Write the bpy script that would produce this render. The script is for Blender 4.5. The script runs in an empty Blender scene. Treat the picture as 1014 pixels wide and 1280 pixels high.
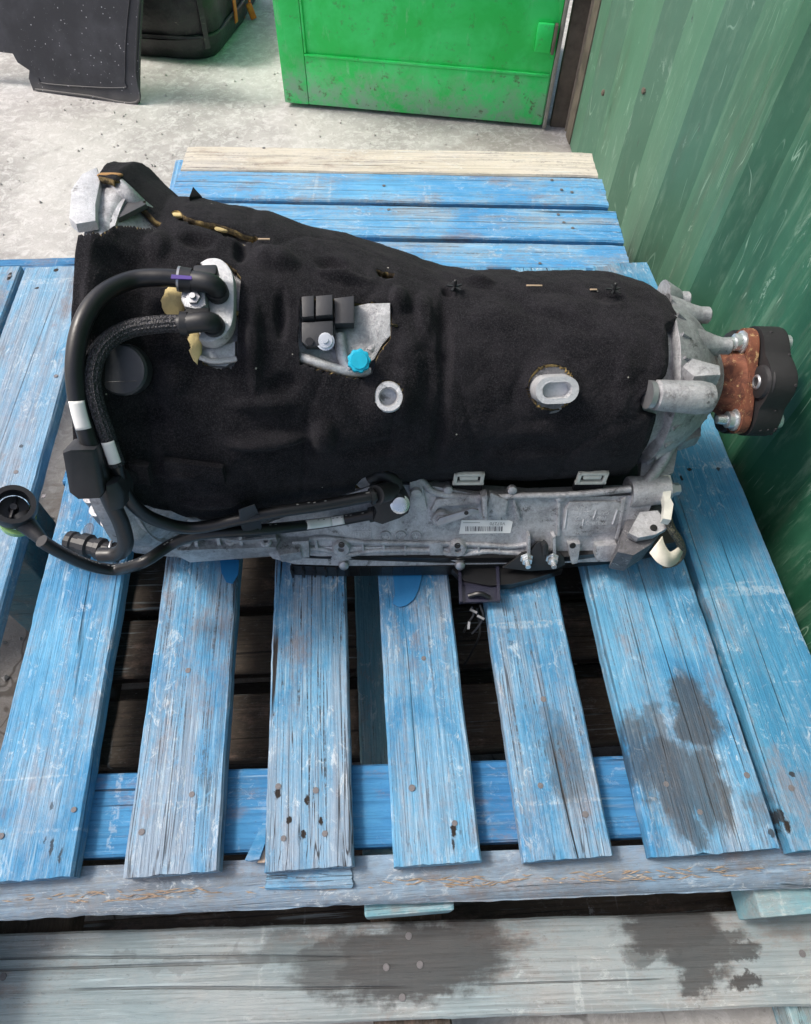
import bpy, bmesh, math, random
from mathutils import Vector, Matrix, noise
rnd = random.Random(7)
C = bpy.context.scene.collection
S = bpy.context.scene
R_ = math.radians

# ------------------------------------------------------------------ camera
IW, IH = 1014.0, 1280.0
CX, CY = 507.0, 640.0
VY, VD = (395.0, -673.0), (490.0, 1190.0)      # vanishing points of the deck boards and of the verticals
F = math.sqrt(-((VY[0]-CX)*(VD[0]-CX)+(VY[1]-CY)*(VD[1]-CY)))
EYE = Vector((0, 0, .8))                       # 0.8 m above the pallet deck (z = 0)
aY = Vector((VY[0]-CX, CY-VY[1], -F)).normalized()
aZ = -Vector((VD[0]-CX, CY-VD[1], -F)).normalized()
aX = aY.cross(aZ).normalized()
RM = Matrix((aX, aY, aZ))                      # camera space -> world
cam = bpy.data.objects.new('camera', bpy.data.cameras.new('camera'))
C.objects.link(cam)
cam.matrix_world = Matrix.Translation(EYE) @ RM.to_4x4()
cam.data.sensor_fit = 'VERTICAL'; cam.data.sensor_height = 32.0
cam.data.lens = F/IH*32.0; cam.data.clip_start = .02; cam.data.clip_end = 400
S.camera = cam

# ------------------------------------------------------------------ light
SUN_EL, SUN_AZ = R_(55), R_(-74)               # azimuth clockwise from +Y (light from the left)
w = bpy.data.worlds.new('World'); S.world = w; w.use_nodes = True
nt = w.node_tree; bg = nt.nodes['Background']
sky = nt.nodes.new('ShaderNodeTexSky'); sky.sky_type = 'NISHITA'; sky.sun_disc = False
sky.dust_density = 5; sky.air_density = .8; sky.ozone_density = .6; sky.sun_elevation = SUN_EL; sky.sun_rotation = SUN_AZ
nt.links.new(sky.outputs[0], bg.inputs[0]); bg.inputs[1].default_value = .115
sun = bpy.data.objects.new('sun', bpy.data.lights.new('sun', 'SUN')); C.objects.link(sun)
sun.data.energy = 1.5; sun.data.angle = R_(11); sun.data.color = (1, .96, .9)
sd = Vector((math.sin(SUN_AZ)*math.cos(SUN_EL), math.cos(SUN_AZ)*math.cos(SUN_EL), math.sin(SUN_EL)))
sun.rotation_euler = sd.to_track_quat('Z', 'Y').to_euler()
S.view_settings.view_transform = 'Standard'; S.view_settings.look = 'None'
S.view_settings.exposure = .92; S.view_settings.gamma = 1
S.view_settings.use_curve_mapping = False

def ray(px, py): return (RM @ Vector((px-CX, CY-py, -F))).normalized()
def at(px, py, z=0.0):
    d = ray(px, py); return EYE + d*((z-EYE.z)/d.z)
def onplane(px, py, p0, n):
    d = ray(px, py); return EYE + d*((p0-EYE).dot(n)/d.dot(n))
def lerp(a, b, t): return a+(b-a)*t
def interp(pts, x):
    if x <= pts[0][0]: return pts[0][1]
    for (x0, y0), (x1, y1) in zip(pts, pts[1:]):
        if x <= x1: return y0+(y1-y0)*(x-x0)/max(1e-9, x1-x0)
    return pts[-1][1]
def sm(t): t = max(0, min(1, t)); return t*t*(3-2*t)

# ------------------------------------------------------------------ node helpers
class M_:
    def __init__(s, name, rough=.6, metal=0.0, spec=.5):
        s.m = bpy.data.materials.new(name); s.m.use_nodes = True
        s.t = s.m.node_tree; s.b = s.t.nodes['Principled BSDF']
        s.b.inputs['Roughness'].default_value = rough; s.b.inputs['Metallic'].default_value = metal
        s.b.inputs['Specular IOR Level'].default_value = spec
    def n(s, k, **kw):
        nd = s.t.nodes.new('ShaderNode'+k)
        for a, v in kw.items(): setattr(nd, a, v)
        return nd
    def put(s, sock, v):
        if isinstance(v, bpy.types.NodeSocket): s.t.links.new(v, sock)
        elif v is not None: sock.default_value = v if not (isinstance(v, tuple) and len(v) == 3 and len(sock.default_value) == 4) else (*v, 1)
    def math(s, op, a, b=None, c=None, clamp=False):
        nd = s.n('Math', operation=op); nd.use_clamp = clamp
        s.put(nd.inputs[0], a); s.put(nd.inputs[1], b); s.put(nd.inputs[2], c)
        return nd.outputs[0]
    def obj(s): return s.n('TexCoord').outputs['Object']
    def pos(s): return s.n('NewGeometry').outputs['Position']
    def map(s, v, scale=(1, 1, 1), rot=(0, 0, 0), loc=(0, 0, 0)):
        nd = s.n('Mapping'); s.put(nd.inputs[0], v)
        nd.inputs['Scale'].default_value = scale; nd.inputs['Rotation'].default_value = rot; nd.inputs['Location'].default_value = loc
        return nd.outputs[0]
    def noise(s, v, scale=5, detail=4, rough=.55, dist=0, out=0):
        nd = s.n('TexNoise'); s.put(nd.inputs['Vector'], v)
        nd.inputs['Scale'].default_value = scale; nd.inputs['Detail'].default_value = detail
        nd.inputs['Roughness'].default_value = rough; nd.inputs['Distortion'].default_value = dist
        return nd.outputs[out]
    def voro(s, v, scale=5, feat='F1', out=0, rand=1):
        nd = s.n('TexVoronoi', feature=feat); s.put(nd.inputs['Vector'], v); nd.inputs['Scale'].default_value = scale
        if 'Randomness' in nd.inputs: nd.inputs['Randomness'].default_value = rand
        return nd.outputs[out]
    def ramp(s, v, a, b):                       # smooth step a..b -> 0..1
        nd = s.n('MapRange', interpolation_type='SMOOTHSTEP'); s.put(nd.inputs[0], v)
        nd.inputs[1].default_value = a; nd.inputs[2].default_value = b
        return nd.outputs[0]
    def mix(s, f, a, b, mode='MIX'):
        nd = s.n('Mix', data_type='RGBA', blend_type=mode)
        s.put(nd.inputs[0], f); s.put(nd.inputs[6], a); s.put(nd.inputs[7], b); return nd.outputs[2]
    def bump(s, h, dist=.001, strength=1.0, nrm=None):
        nd = s.n('Bump'); s.put(nd.inputs['Height'], h); nd.inputs['Distance'].default_value = dist
        nd.inputs['Strength'].default_value = strength
        if nrm is not None: s.put(nd.inputs['Normal'], nrm)
        return nd.outputs[0]
    def attr(s, name):
        nd = s.n('Attribute', attribute_type='OBJECT'); nd.attribute_name = name; return nd.outputs['Fac']
    def rand(s): return s.n('ObjectInfo').outputs['Random']
    def add(s, a, b):
        nd = s.n('VectorMath', operation='ADD'); s.put(nd.inputs[0], a); s.put(nd.inputs[1], b); return nd.outputs[0]
    def comb(s, x, y, z):
        nd = s.n('CombineXYZ'); s.put(nd.inputs[0], x); s.put(nd.inputs[1], y); s.put(nd.inputs[2], z); return nd.outputs[0]
    def fin(s, col=None, rough=None, nrm=None):
        if col is not None: s.put(s.b.inputs['Base Color'], col)
        if rough is not None: s.put(s.b.inputs['Roughness'], rough)
        if nrm is not None: s.put(s.b.inputs['Normal'], nrm)
        return s.m

def stain_mask(s, spots, warp=.022, wscale=26):
    """irregular oil and damp marks, laid at their places on the wood"""
    p = s.pos()
    nz = s.n('TexNoise'); s.put(nz.inputs['Vector'], p); nz.inputs['Scale'].default_value = wscale; nz.inputs['Detail'].default_value = 5; nz.inputs['Roughness'].default_value = .65
    sub = s.n('VectorMath', operation='SUBTRACT'); s.put(sub.inputs[0], nz.outputs['Color']); sub.inputs[1].default_value = (.5, .5, .5)
    scl = s.n('VectorMath', operation='MULTIPLY'); s.put(scl.inputs[0], sub.outputs[0]); scl.inputs[1].default_value = (warp*2, warp*2, 0)
    q = s.add(p, scl.outputs[0]); cur = None
    soak = s.math('MULTIPLY', s.math('SUBTRACT', s.noise(s.map(s.obj(), (9, 70, 70)), 1, 5, .7), .5), 1.1)
    for (x, y, rx, ry, a) in spots:
        nd = s.n('VectorMath', operation='SUBTRACT'); s.put(nd.inputs[0], q); nd.inputs[1].default_value = (x, y, 0)
        mu = s.n('VectorMath', operation='MULTIPLY'); s.put(mu.inputs[0], nd.outputs[0]); mu.inputs[1].default_value = (1/rx, 1/ry, 0)
        ln = s.n('VectorMath', operation='LENGTH'); s.put(ln.inputs[0], mu.outputs[0])
        v = s.math('MULTIPLY', s.ramp(s.math('ADD', ln.outputs['Value'], soak), 1.22, .74), a)
        cur = v if cur is None else s.math('MAXIMUM', cur, v)
    return cur

def wood(name, pa, pb, bare_a, bare_b, spots=(), gouges=(), paint=1.0, crack=1.0, wet=(.035, .03, .028), scuff=.5, ends=0.0):
    s = M_(name, .75, 0, .3)
    r = s.rand()
    v = s.add(s.obj(), s.comb(s.math('MULTIPLY', r, 31.0), s.math('MULTIPLY', r, 17.0), s.math('MULTIPLY', r, 5.0)))
    grain = s.noise(s.map(v, (4, 190, 190)), 1, 5, .72, .35)
    fine = s.noise(s.map(v, (24, 480, 480)), 1, 2, .6)
    streak = s.noise(s.map(v, (3.0, 30, 30)), 1, 5, .65, .3)
    blot = s.noise(s.map(v, (7, 12, 9)), 1, 6, .68, .5)
    big = s.noise(v, 3.4, 3, .5)
    speck = s.noise(v, 120, 5, .75)
    wear = s.math('ADD', s.math('MULTIPLY', blot, .8), s.math('ADD', s.math('MULTIPLY', streak, .45), s.math('ADD', s.math('MULTIPLY', grain, .35), s.math('MULTIPLY', speck, .4))))
    wear = s.math('ADD', wear, s.attr('wear'))
    if ends:
        sp = s.n('SeparateXYZ'); s.put(sp.inputs[0], s.pos())
        wear = s.math('ADD', wear, s.math('MULTIPLY', s.ramp(sp.outputs[1], .36, .10), ends))
    wm = s.ramp(wear, .90, 1.26)
    pc = s.mix(s.ramp(s.math('ADD', s.math('MULTIPLY', big, .5), s.math('MULTIPLY', blot, .5)), .38, .62), pa, pb)
    if name.startswith('blue painted'): pc = s.mix(s.attr('teal'), pc, s.mix(big, (.02, .14, .24), (.05, .25, .34)))
    gy = s.attr('grainy')
    pc = s.mix(s.math('MULTIPLY', s.ramp(grain, .47, .60), s.math('MULTIPLY', gy, .55)), pc, tuple(c*.45 for c in pa))
    bc = s.mix(s.ramp(streak, .38, .60), bare_a, bare_b)
    bc = s.mix(s.math('MULTIPLY', s.ramp(grain, .48, .64), .42), bc, tuple(c*.35 for c in bare_a))
    col = s.mix(s.math('MULTIPLY', wm, .8), pc, bc)
    # pale scuffs and chalky dust
    sc = s.math('MULTIPLY', s.ramp(s.noise(s.map(v, (40, 75, 60)), 1, 7, .82, 1.0), .53, .64), s.ramp(s.noise(v, 12, 4, .6), .40, .62))
    col = s.mix(s.math('MULTIPLY', sc, scuff), col, (.64, .68, .70))
    pit = s.ramp(s.noise(s.map(v, (130, 320, 200)), 1, 4, .8), .60, .72)
    col = s.mix(s.math('MULTIPLY', pit, .45), col, (.05, .055, .07))
    lit = s.ramp(s.noise(s.map(v, (90, 420, 200)), 1, 5, .8), .58, .70)
    col = s.mix(s.math('MULTIPLY', lit, s.math('MULTIPLY', wm, .45)), col, (.68, .70, .70))
    bandm = s.math('MULTIPLY', s.ramp(s.noise(s.map(v, (46, 2.2, 1)), 1, 2, .5, .3), .66, .71), s.ramp(s.math('ADD', speck, s.math('MULTIPLY', blot, .5)), .70, .82))
    col = s.mix(s.math('MULTIPLY', bandm, .28), col, (.58, .62, .64))
    # slanting saw marks, fine and broken
    saw = s.math('MULTIPLY', s.ramp(s.noise(s.map(v, (7, 210, 1), (0, 0, R_(36))), 1, 3, .6), .57, .66), s.ramp(s.noise(v, 9, 3, .5), .46, .62))
    col = s.mix(s.math('MULTIPLY', saw, .30), col, (.52, .64, .70))
    # brown grime
    gr = s.ramp(s.noise(s.map(v, (7, 14, 12)), 1, 7, .78), .52, .68)
    col = s.mix(s.math('MULTIPLY', gr, .50), col, (.22, .15, .12))
    # knots
    vk = s.map(v, (1, 1.7, 0.01)); kd = s.voro(vk, 6.5); kc = s.n('SeparateColor'); s.put(kc.inputs[0], s.voro(vk, 6.5, out=1))
    kd2 = s.math('ADD', kd, s.math('MULTIPLY', s.math('SUBTRACT', blot, .5), .07))
    gate = s.ramp(kc.outputs[0], .66, .67)
    kn = s.math('MULTIPLY', s.ramp(kd2, .085, .05), gate)
    ring = s.math('MULTIPLY', s.ramp(s.math('ABSOLUTE', s.math('SUBTRACT', kd2, .075)), .012, .002), gate)
    col = s.mix(s.math('MULTIPLY', kn, .4), col, (.13, .10, .085))
    col = s.mix(s.math('MULTIPLY', ring, .5), col, (.05, .04, .035))
    # drying cracks along the grain
    cn = s.noise(s.map(v, (.45, 24, 24)), 1, 1, .3, .12)
    cl = s.math('ADD', s.math('ABSOLUTE', s.math('SUBTRACT', cn, .5)), s.math('MULTIPLY', s.math('ABSOLUTE', s.math('SUBTRACT', grain, .5)), .01))
    cg = s.ramp(s.noise(s.map(v, (3, 17, 17)), 1, 2, .5), .50, .57)
    ck = s.math('MULTIPLY', s.ramp(cl, .0085, .003), cg)
    cn2 = s.noise(s.map(v, (2.6, 150, 150)), 1, 2, .5, .15)
    ck2 = s.math('MULTIPLY', s.ramp(s.math('ABSOLUTE', s.math('SUBTRACT', cn2, .5)), .030, .008), s.ramp(s.math('ADD', wear, s.math('MULTIPLY', speck, .6)), 1.22, 1.5))
    ckk = s.math('MULTIPLY', s.math('MAXIMUM', ck, s.math('MULTIPLY', ck2, .8)), s.math('MULTIPLY', gy, crack*1.3), clamp=True)
    col = s.mix(ckk, col, (.018, .016, .016))
    h = s.math('SUBTRACT', s.math('ADD', s.math('MULTIPLY', grain, .8), s.math('ADD', s.math('MULTIPLY', fine, .3), s.math('MULTIPLY', speck, .3))), s.math('MULTIPLY', ck, 1.4*crack))
    rough = .78
    if spots:
        st = stain_mask(s, spots, .026, 34)
        col = s.mix(s.math('MULTIPLY', st, .95), col, s.mix(.88, col, wet))
        rough = s.math('SUBTRACT', .78, s.math('MULTIPLY', st, .22))
    if gouges:
        gg = stain_mask(s, gouges, .004, 160)
        col = s.mix(gg, col, (.02, .016, .014))
    return s.fin(col, rough, s.bump(h, .0026, 1.0))

def metal_cast(name, base=(.44, .45, .47), dark=(.2, .2, .21), rough=.5, scale=1.0, metal=.75):
    s = M_(name, rough, metal, .5); v = s.obj()
    a = s.noise(v, 34*scale, 6, .7, .3); b = s.noise(v, 420*scale, 4, .8); c = s.noise(v, 9*scale, 3, .5); e = s.noise(v, 150*scale, 5, .8)
    col = s.mix(s.ramp(s.math('ADD', s.math('MULTIPLY', a, .45), s.math('ADD', s.math('MULTIPLY', c, .25), s.math('MULTIPLY', e, .3))), .38, .64), base, dark)
    chalk = s.ramp(s.noise(v, 75*scale, 8, .82, .4), .55, .68)
    col = s.mix(s.math('MULTIPLY', chalk, .55), col, (.74, .74, .74))
    gr = s.ramp(s.noise(v, 26*scale, 7, .8, .3), .57, .66)
    col = s.mix(s.math('MULTIPLY', gr, .7), col, (.045, .038, .033))
    pit = s.ramp(b, .62, .74)
    col = s.mix(s.math('MULTIPLY', pit, .5), col, (.06, .058, .058))
    rg = s.math('ADD', rough-.14, s.math('MULTIPLY', e, .42))
    return s.fin(col, rg, s.bump(s.math('ADD', s.math('MULTIPLY', b, .8), s.math('MULTIPLY', e, 1.3)), .0009, .9))

def plain(name, col, rough=.5, metal=0.0, bump=.0002, scale=300, vary=.25, spec=.5):
    s = M_(name, rough, metal, spec); v = s.obj()
    c = s.mix(s.math('MULTIPLY', s.ramp(s.noise(v, scale*.12, 5, .65), .35, .7), vary*2, clamp=True), col, tuple(x*.55 for x in col))
    return s.fin(c, s.math('ADD', rough-.08, s.math('MULTIPLY', s.noise(v, scale*.3, 4, .6), .18)), s.bump(s.noise(v, scale, 3, .6), bump, .7))

# ------------------------------------------------------------------ mesh helpers
def thing(name, label, cat, loc=(0, 0, 0), group=None):
    o = bpy.data.objects.new(name, None); C.objects.link(o); o.location = loc
    o.empty_display_size = .05
    o['label'] = label; o['category'] = cat
    if group: o['group'] = group
    elif cat == 'pallet': o['group'] = 'wooden pallets'
    return o
def wloc(o):
    v = Vector((0, 0, 0))
    while o is not None: v += o.location; o = o.parent
    return v
def link(name, me, mat, parent=None, smooth=False, angle=None, label=None):
    o = bpy.data.objects.new(name, me); C.objects.link(o)
    if mat and not me.materials:
        for m in (mat if isinstance(mat, (list, tuple)) else [mat]): me.materials.append(m)
    if parent: o.parent = parent
    if label: o['label'] = label
    if smooth:
        me.polygons.foreach_set('use_smooth', [True]*len(me.polygons))
        if angle:
            bm = bmesh.new(); bm.from_mesh(me)
            for e in bm.edges:
                if len(e.link_faces) == 2 and e.calc_face_angle(0) > angle: e.smooth = False
            bm.to_mesh(me); bm.free()
    return o
def raw(name, vs, fs, mat, parent=None, smooth=False, angle=None, label=None):
    """vertices in world space; stored relative to the parent"""
    off = wloc(parent) if parent else Vector((0, 0, 0))
    me = bpy.data.meshes.new(name); me.from_pydata([tuple(Vector(v)-off) for v in vs], [], fs); me.update()
    bm = bmesh.new(); bm.from_mesh(me); bmesh.ops.recalc_face_normals(bm, faces=bm.faces); bm.to_mesh(me); bm.free()
    return link(name, me, mat, parent, smooth, angle, label)
class G:
    """collects pieces of ONE part"""
    def __init__(s): s.v = []; s.f = []
    def add(s, vs, fs):
        k = len(s.v); s.v += [Vector(v) for v in vs]; s.f += [tuple(i+k for i in f) for f in fs]; return s
    def box(s, c, sx, sy, sz, rot=None, bev=0.0):
        bm = bmesh.new(); bmesh.ops.create_cube(bm, size=1)
        for v in bm.verts: v.co = Vector((v.co.x*sx, v.co.y*sy, v.co.z*sz))
        if bev: bmesh.ops.bevel(bm, geom=list(bm.edges), offset=bev, segments=2, affect='EDGES', profile=.6)
        m = rot.to_3x3() if rot else Matrix.Identity(3)
        bm.verts.ensure_lookup_table()
        s.add([m @ v.co + Vector(c) for v in bm.verts], [[v.index for v in f.verts] for f in bm.faces]); bm.free(); return s
    def rev(s, prof, o, ax, n=24, ref=None, cap=True):
        ax = Vector(ax).normalized(); e = (ref or (Vector((0, 0, 1)) if abs(ax.z) < .9 else Vector((1, 0, 0))))
        e = (e-ax*e.dot(ax)).normalized(); g = ax.cross(e); vs = []; fs = []
        for t, r in prof:
            for k in range(n):
                a = 2*math.pi*k/n; vs.append(Vector(o)+ax*t+(e*math.cos(a)+g*math.sin(a))*r)
        m = len(prof)
        for i in range(m-1):
            for k in range(n): fs.append((i*n+k, i*n+(k+1) % n, (i+1)*n+(k+1) % n, (i+1)*n+k))
        if cap:
            fs.append(tuple(range(n))[::-1]); fs.append(tuple((m-1)*n+k for k in range(n)))
        return s.add(vs, fs)
    def tube(s, pts, r, n=12, sub=8, cap=True, ridge=0, flat=1.0):
        P = spline(pts, sub); rs = r if callable(r) else (lambda t: r)
        vs = []; fs = []; up = Vector((.1, .2, 1)); L = len(P)
        for i, p in enumerate(P):
            t = (P[min(i+1, L-1)]-P[max(i-1, 0)]).normalized()
            up = (up-t*up.dot(t)).normalized(); g = t.cross(up)
            for k in range(n):
                a = 2*math.pi*k/n; q = rs(i/(L-1))*(1+ridge*(k % 2))
                vs.append(p+up*math.cos(a)*q*flat+g*math.sin(a)*q)
        for i in range(L-1):
            for k in range(n): fs.append((i*n+k, i*n+(k+1) % n, (i+1)*n+(k+1) % n, (i+1)*n+k))
        if cap: fs.append(tuple(range(n))[::-1]); fs.append(tuple((L-1)*n+k for k in range(n)))
        return s.add(vs, fs)
    def prism(s, pts, n, d, bev=0.0):
        """extrude the loop of world points along n by d"""
        bm = bmesh.new(); a = [bm.verts.new(p) for p in pts]; n = Vector(n).normalized()
        f = bm.faces.new(a); f.normal_update()
        r = bmesh.ops.extrude_face_region(bm, geom=[f])
        tv = [e for e in r['geom'] if isinstance(e, bmesh.types.BMVert)]
        for v in tv: v.co += n*d
        bmesh.ops.recalc_face_normals(bm, faces=bm.faces)
        if bev:
            ts = set(tv); ed = [e for e in bm.edges if e.verts[0] in ts and e.verts[1] in ts]
            bmesh.ops.bevel(bm, geom=ed, offset=bev, segments=2, affect='EDGES', profile=.6)
        bm.verts.ensure_lookup_table(); bm.verts.index_update()
        s.add([v.co.copy() for v in bm.verts], [[v.index for v in f.verts] for f in bm.faces]); bm.free(); return s
    def out(s, name, mat, parent=None, smooth=True, angle=R_(38), label=None):
        return raw(name, s.v, s.f, mat, parent, smooth, angle, label)
def spline(pts, sub=8):
    P = [Vector(p) for p in pts]
    if len(P) == 2: return [P[0].lerp(P[1], i/sub) for i in range(sub+1)]
    P = [P[0]*2-P[1]]+P+[P[-1]*2-P[-2]]; out = []
    for i in range(1, len(P)-2):
        a, b, c, d = P[i-1:i+3]
        for k in range(sub):
            t = k/sub
            out.append(.5*((2*b)+(c-a)*t+(2*a-5*b+4*c-d)*t*t+(3*b-a-3*c+d)*t**3))
    out.append(P[-2]); return out
def frame(n, hint=Vector((1, 0, 0))):
    n = n.normalized(); x = (hint-n*hint.dot(n)).normalized(); return x, n.cross(x), n

def plank(name, mat, parent, p0, p1, W, T, ztop, wear=0.0, rough=1.0, label=None, nx=None, split=(), kind=None, seed=None, grainy=.7, teal=0.0):
    """one board from p0 to p1 (xy, centre line), local x along the grain; ragged worn edges, split ends"""
    L = math.dist(p0, p1); ang = math.atan2(p1[1]-p0[1], p1[0]-p0[0])
    nx = nx or max(8, int(L/.012)); ny = 18; sd = (seed if seed is not None else rnd.random()*100)
    c = .0025; vs = []; fs = []
    for i in range(nx+1):
        x = -L/2+L*i/nx; row = []
        el = noise.noise(Vector((x*14, sd, 0)))*.0011*rough+noise.noise(Vector((x*70, sd, 3)))*.0006*rough
        er = noise.noise(Vector((x*14, sd+9, 0)))*.0011*rough+noise.noise(Vector((x*70, sd+9, 3)))*.0006*rough
        bend = noise.noise(Vector((x*1.7, sd, 7)))*.0012*rough
        ys = [(-W/2+el, -T), (-W/2+el, -c*1.3), (-W/2+c+el, 0)]
        for k in range(1, ny): ys.append((-W/2+W*k/ny, None))
        ys += [(W/2-c+er, 0), (W/2+er, -c*1.3), (W/2+er, -T)]
        for (y, z) in ys:
            zz = z if z is not None else noise.noise(Vector((x*9, y*40, sd)))*.0007*rough
            e = 0
            if i in (0, nx): e = (noise.noise(Vector((y*60, sd, i)))*.0012+noise.noise(Vector((y*300, sd, i)))*.0013+noise.noise(Vector((y*800, sd, i)))*.0012)*rough*(1 if i else -1)
            xx = x+e
            near = min(x+L/2, L/2-x)
            if near < .03 and z != -T: zz = zz-(1-near/.03)*.0016*rough
            row.append((xx, y, zz+bend))
        vs += row
    m = len(row)
    for i in range(nx):
        for k in range(m-1): fs.append((i*m+k, (i+1)*m+k, (i+1)*m+k+1, i*m+k+1))
        fs.append((i*m+m-1, (i+1)*m+m-1, (i+1)*m, i*m))
    fs.append(tuple(range(m))); fs.append(tuple(nx*m+k for k in range(m))[::-1])
    me = bpy.data.meshes.new(name); me.from_pydata(vs, [], fs); me.update()
    bm = bmesh.new(); bm.from_mesh(me); bmesh.ops.recalc_face_normals(bm, faces=bm.faces); bm.to_mesh(me); bm.free()
    o = link(name, me, mat, parent, True, R_(32), label)
    off = wloc(parent) if parent else Vector((0, 0, 0))
    o.location = Vector(((p0[0]+p1[0])/2, (p0[1]+p1[1])/2, ztop))-off
    o.rotation_euler = (0, 0, ang); o['wear'] = float(wear); o['grainy'] = float(grainy); o['teal'] = float(teal)
    if kind: o['kind'] = kind
    return o
def block(name, mat, parent, c, sx, sy, sz, wear=0.0, label=None):
    g = G().box((0, 0, 0), sx, sy, sz, bev=.003)
    me = bpy.data.meshes.new(name); me.from_pydata([tuple(v) for v in g.v], [], g.f); me.update()
    o = link(name, me, mat, parent, False, None, label); o.location = Vector(c)-wloc(parent); o['wear'] = float(wear); return o

# ------------------------------------------------------------------ materials
def px_spots(L, z=0.0):
    out = []
    for (x, y, rx, ry, a) in L:
        p = at(x, y, z); q = at(x+rx, y, z); r = at(x, y+ry, z)
        out.append((p.x, p.y, (q-p).length, (r-p).length, a))
    return out
deck_spots = px_spots([
    (705, 950, 26, 58, .6), (690, 900, 14, 22, .4),
    (840, 975, 34, 70, .9), (868, 890, 28, 55, .95), (800, 940, 20, 50, .8), (885, 985, 28, 55, .85), (862, 1030, 16, 30, .8), (820, 905, 16, 30, .6),
    (945, 1010, 14, 24, .35), (960, 1000, 10, 12, .4)])
deck_gouge = px_spots([(347, 992, 5, 9, 1), (384, 1000, 4, 9, 1), (401, 1026, 4, 6, 1), (361, 1025, 5, 6, 1), (379, 1043, 4, 7, 1), (567, 1037, 5, 12, 1), (567, 1055, 3, 10, .9), (985, 1032, 6, 13, 1), (978, 1020, 4, 14, .9), (965, 1042, 5, 8, .8), (64, 1060, 3, 16, .8), (75, 1070, 3, 14, .8), (56, 1050, 2, 8, .7), (64, 1008, 3, 8, .7), (862, 587, 4, 3, 1), (852, 598, 3, 4, 1), (897, 586, 4, 3, .9), (990, 968, 5, 4, .9), (70, 337, 4, 3, 1), (47, 360, 4, 2, 1), (12, 345, 3, 6, 1), (27, 558, 3, 3, .7)])
deck_gouge = [(a, b, c*.72, d*.75, e) for a, b, c, d, e in deck_gouge]
m_deck = wood('blue painted wood', (.036, .185, .37), (.115, .335, .53), (.22, .36, .50), (.29, .33, .39), deck_spots, deck_gouge, scuff=.5, ends=.07)
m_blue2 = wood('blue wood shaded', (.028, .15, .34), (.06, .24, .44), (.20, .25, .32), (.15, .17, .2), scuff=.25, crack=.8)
m_backw = wood('sky blue painted wood', (.06, .26, .52), (.12, .36, .60), (.33, .42, .50), (.30, .31, .32), scuff=.4, crack=.8)
m_cream = wood('bare cream wood', (.52, .48, .40), (.58, .54, .47), (.46, .44, .41), (.42, .40, .38), scuff=.5, crack=.7)
m_grey = wood('weathered grey wood', (.26, .27, .28), (.36, .37, .37), (.38, .36, .33), (.19, .18, .18), scuff=.5, crack=1.0)
m_dark = wood('damp and shade-dark wood', (.045, .035, .028), (.07, .055, .042), (.09, .075, .06), (.035, .03, .026), scuff=.08, crack=.8)  # damp brown; on the base boards its darkness stands for shade
m_turq = wood('turquoise worn wood', (.10, .25, .32), (.17, .33, .38), (.33, .40, .40), (.28, .28, .27), scuff=.35)
front_spots = px_spots([
    (520, 1200, 124, 50, 1), (430, 1203, 66, 42, .85), (360, 1185, 42, 22, .45), (590, 1180, 46, 42, .9), (330, 1195, 60, 10, .3),
    (840, 1160, 66, 34, 1), (875, 1190, 50, 34, .95), (870, 1225, 26, 22, .95), (905, 1175, 30, 12, .8), (930, 1192, 22, 12, .9), (808, 1190, 26, 18, .7), (935, 1232, 24, 10, 1),
    (220, 1210, 40, 10, .3), (150, 1195, 22, 8, .3)], -.144)
m_front = wood('pale grey turquoise wood', (.22, .28, .30), (.31, .335, .34), (.24, .215, .20), (.36, .35, .33), front_spots, scuff=.35, crack=.5, wet=(.030, .026, .026))
m_beam = wood('splintered pale wood', (.22, .31, .40), (.16, .26, .38), (.33, .31, .28), (.14, .15, .165), scuff=.6, crack=1.0)
m_pink = wood('fresh split wood', (.50, .38, .28), (.42, .32, .24), (.5, .35, .25), (.4, .3, .2), scuff=.2)
m_nail = plain('dull nail steel', (.22, .21, .22), .5, .6, .0006, 900, .6)

# ------------------------------------------------------------------ ground
s = M_('concrete', .9, 0, .3); v = s.pos()
a = s.noise(v, 3.0, 6, .6, .4); b = s.noise(v, 38, 9, .8, .7); c = s.noise(v, 160, 4, .7); d = s.noise(v, 14, 5, .65, .8)
col = s.mix(s.ramp(a, .35, .66), (.46, .445, .43), (.31, .298, .288))
col = s.mix(s.math('MULTIPLY', s.ramp(b, .46, .62), .62), col, (.60, .59, .58))
col = s.mix(s.math('MULTIPLY', s.ramp(d, .55, .72), .45), col, (.25, .235, .23))
col = s.mix(s.math('MULTIPLY', s.ramp(c, .58, .72), .5), col, (.2, .18, .165))
ed = s.voro(s.add(v, s.noise(v, 3, 4, .6, out=1)), 1.1, 'DISTANCE_TO_EDGE')
ck = s.math('MULTIPLY', s.ramp(ed, .008, .002), s.ramp(s.noise(v, 1.3, 2, .5), .5, .6))
col = s.mix(s.math('MULTIPLY', ck, .7), col, (.08, .075, .07))
dm = stain_mask(s, [(-.56, .42, .16, .42, .75), (.5, 1.95, .22, .12, .35)], .06, 8)
col = s.mix(dm, col, s.mix(.6, col, (.16, .12, .09)))
m_con = s.fin(col, .9, s.bump(s.math('ADD', s.math('MULTIPLY', b, 1.0), s.math('MULTIPLY', c, .4)), .004, .6))
ZG = -.30
n = 120; vs = []; fs = []
for i in range(n+1):
    for j in range(n+1):
        x = -1.0+3.0*(i/n)-.5; y = -.9+4.3*j/n
        if i == 0: x = -60
        if i == n: x = 60
        if j == 0: y = -60
        if j == n: y = 90
        vs.append((x, y, ZG+noise.noise(Vector((x*7, y*7, 0)))*.003+noise.noise(Vector((x*30, y*30, 0)))*.0012))
for i in range(n):
    for j in range(n): fs.append((i*(n+1)+j, (i+1)*(n+1)+j, (i+1)*(n+1)+j+1, i*(n+1)+j+1))
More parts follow.
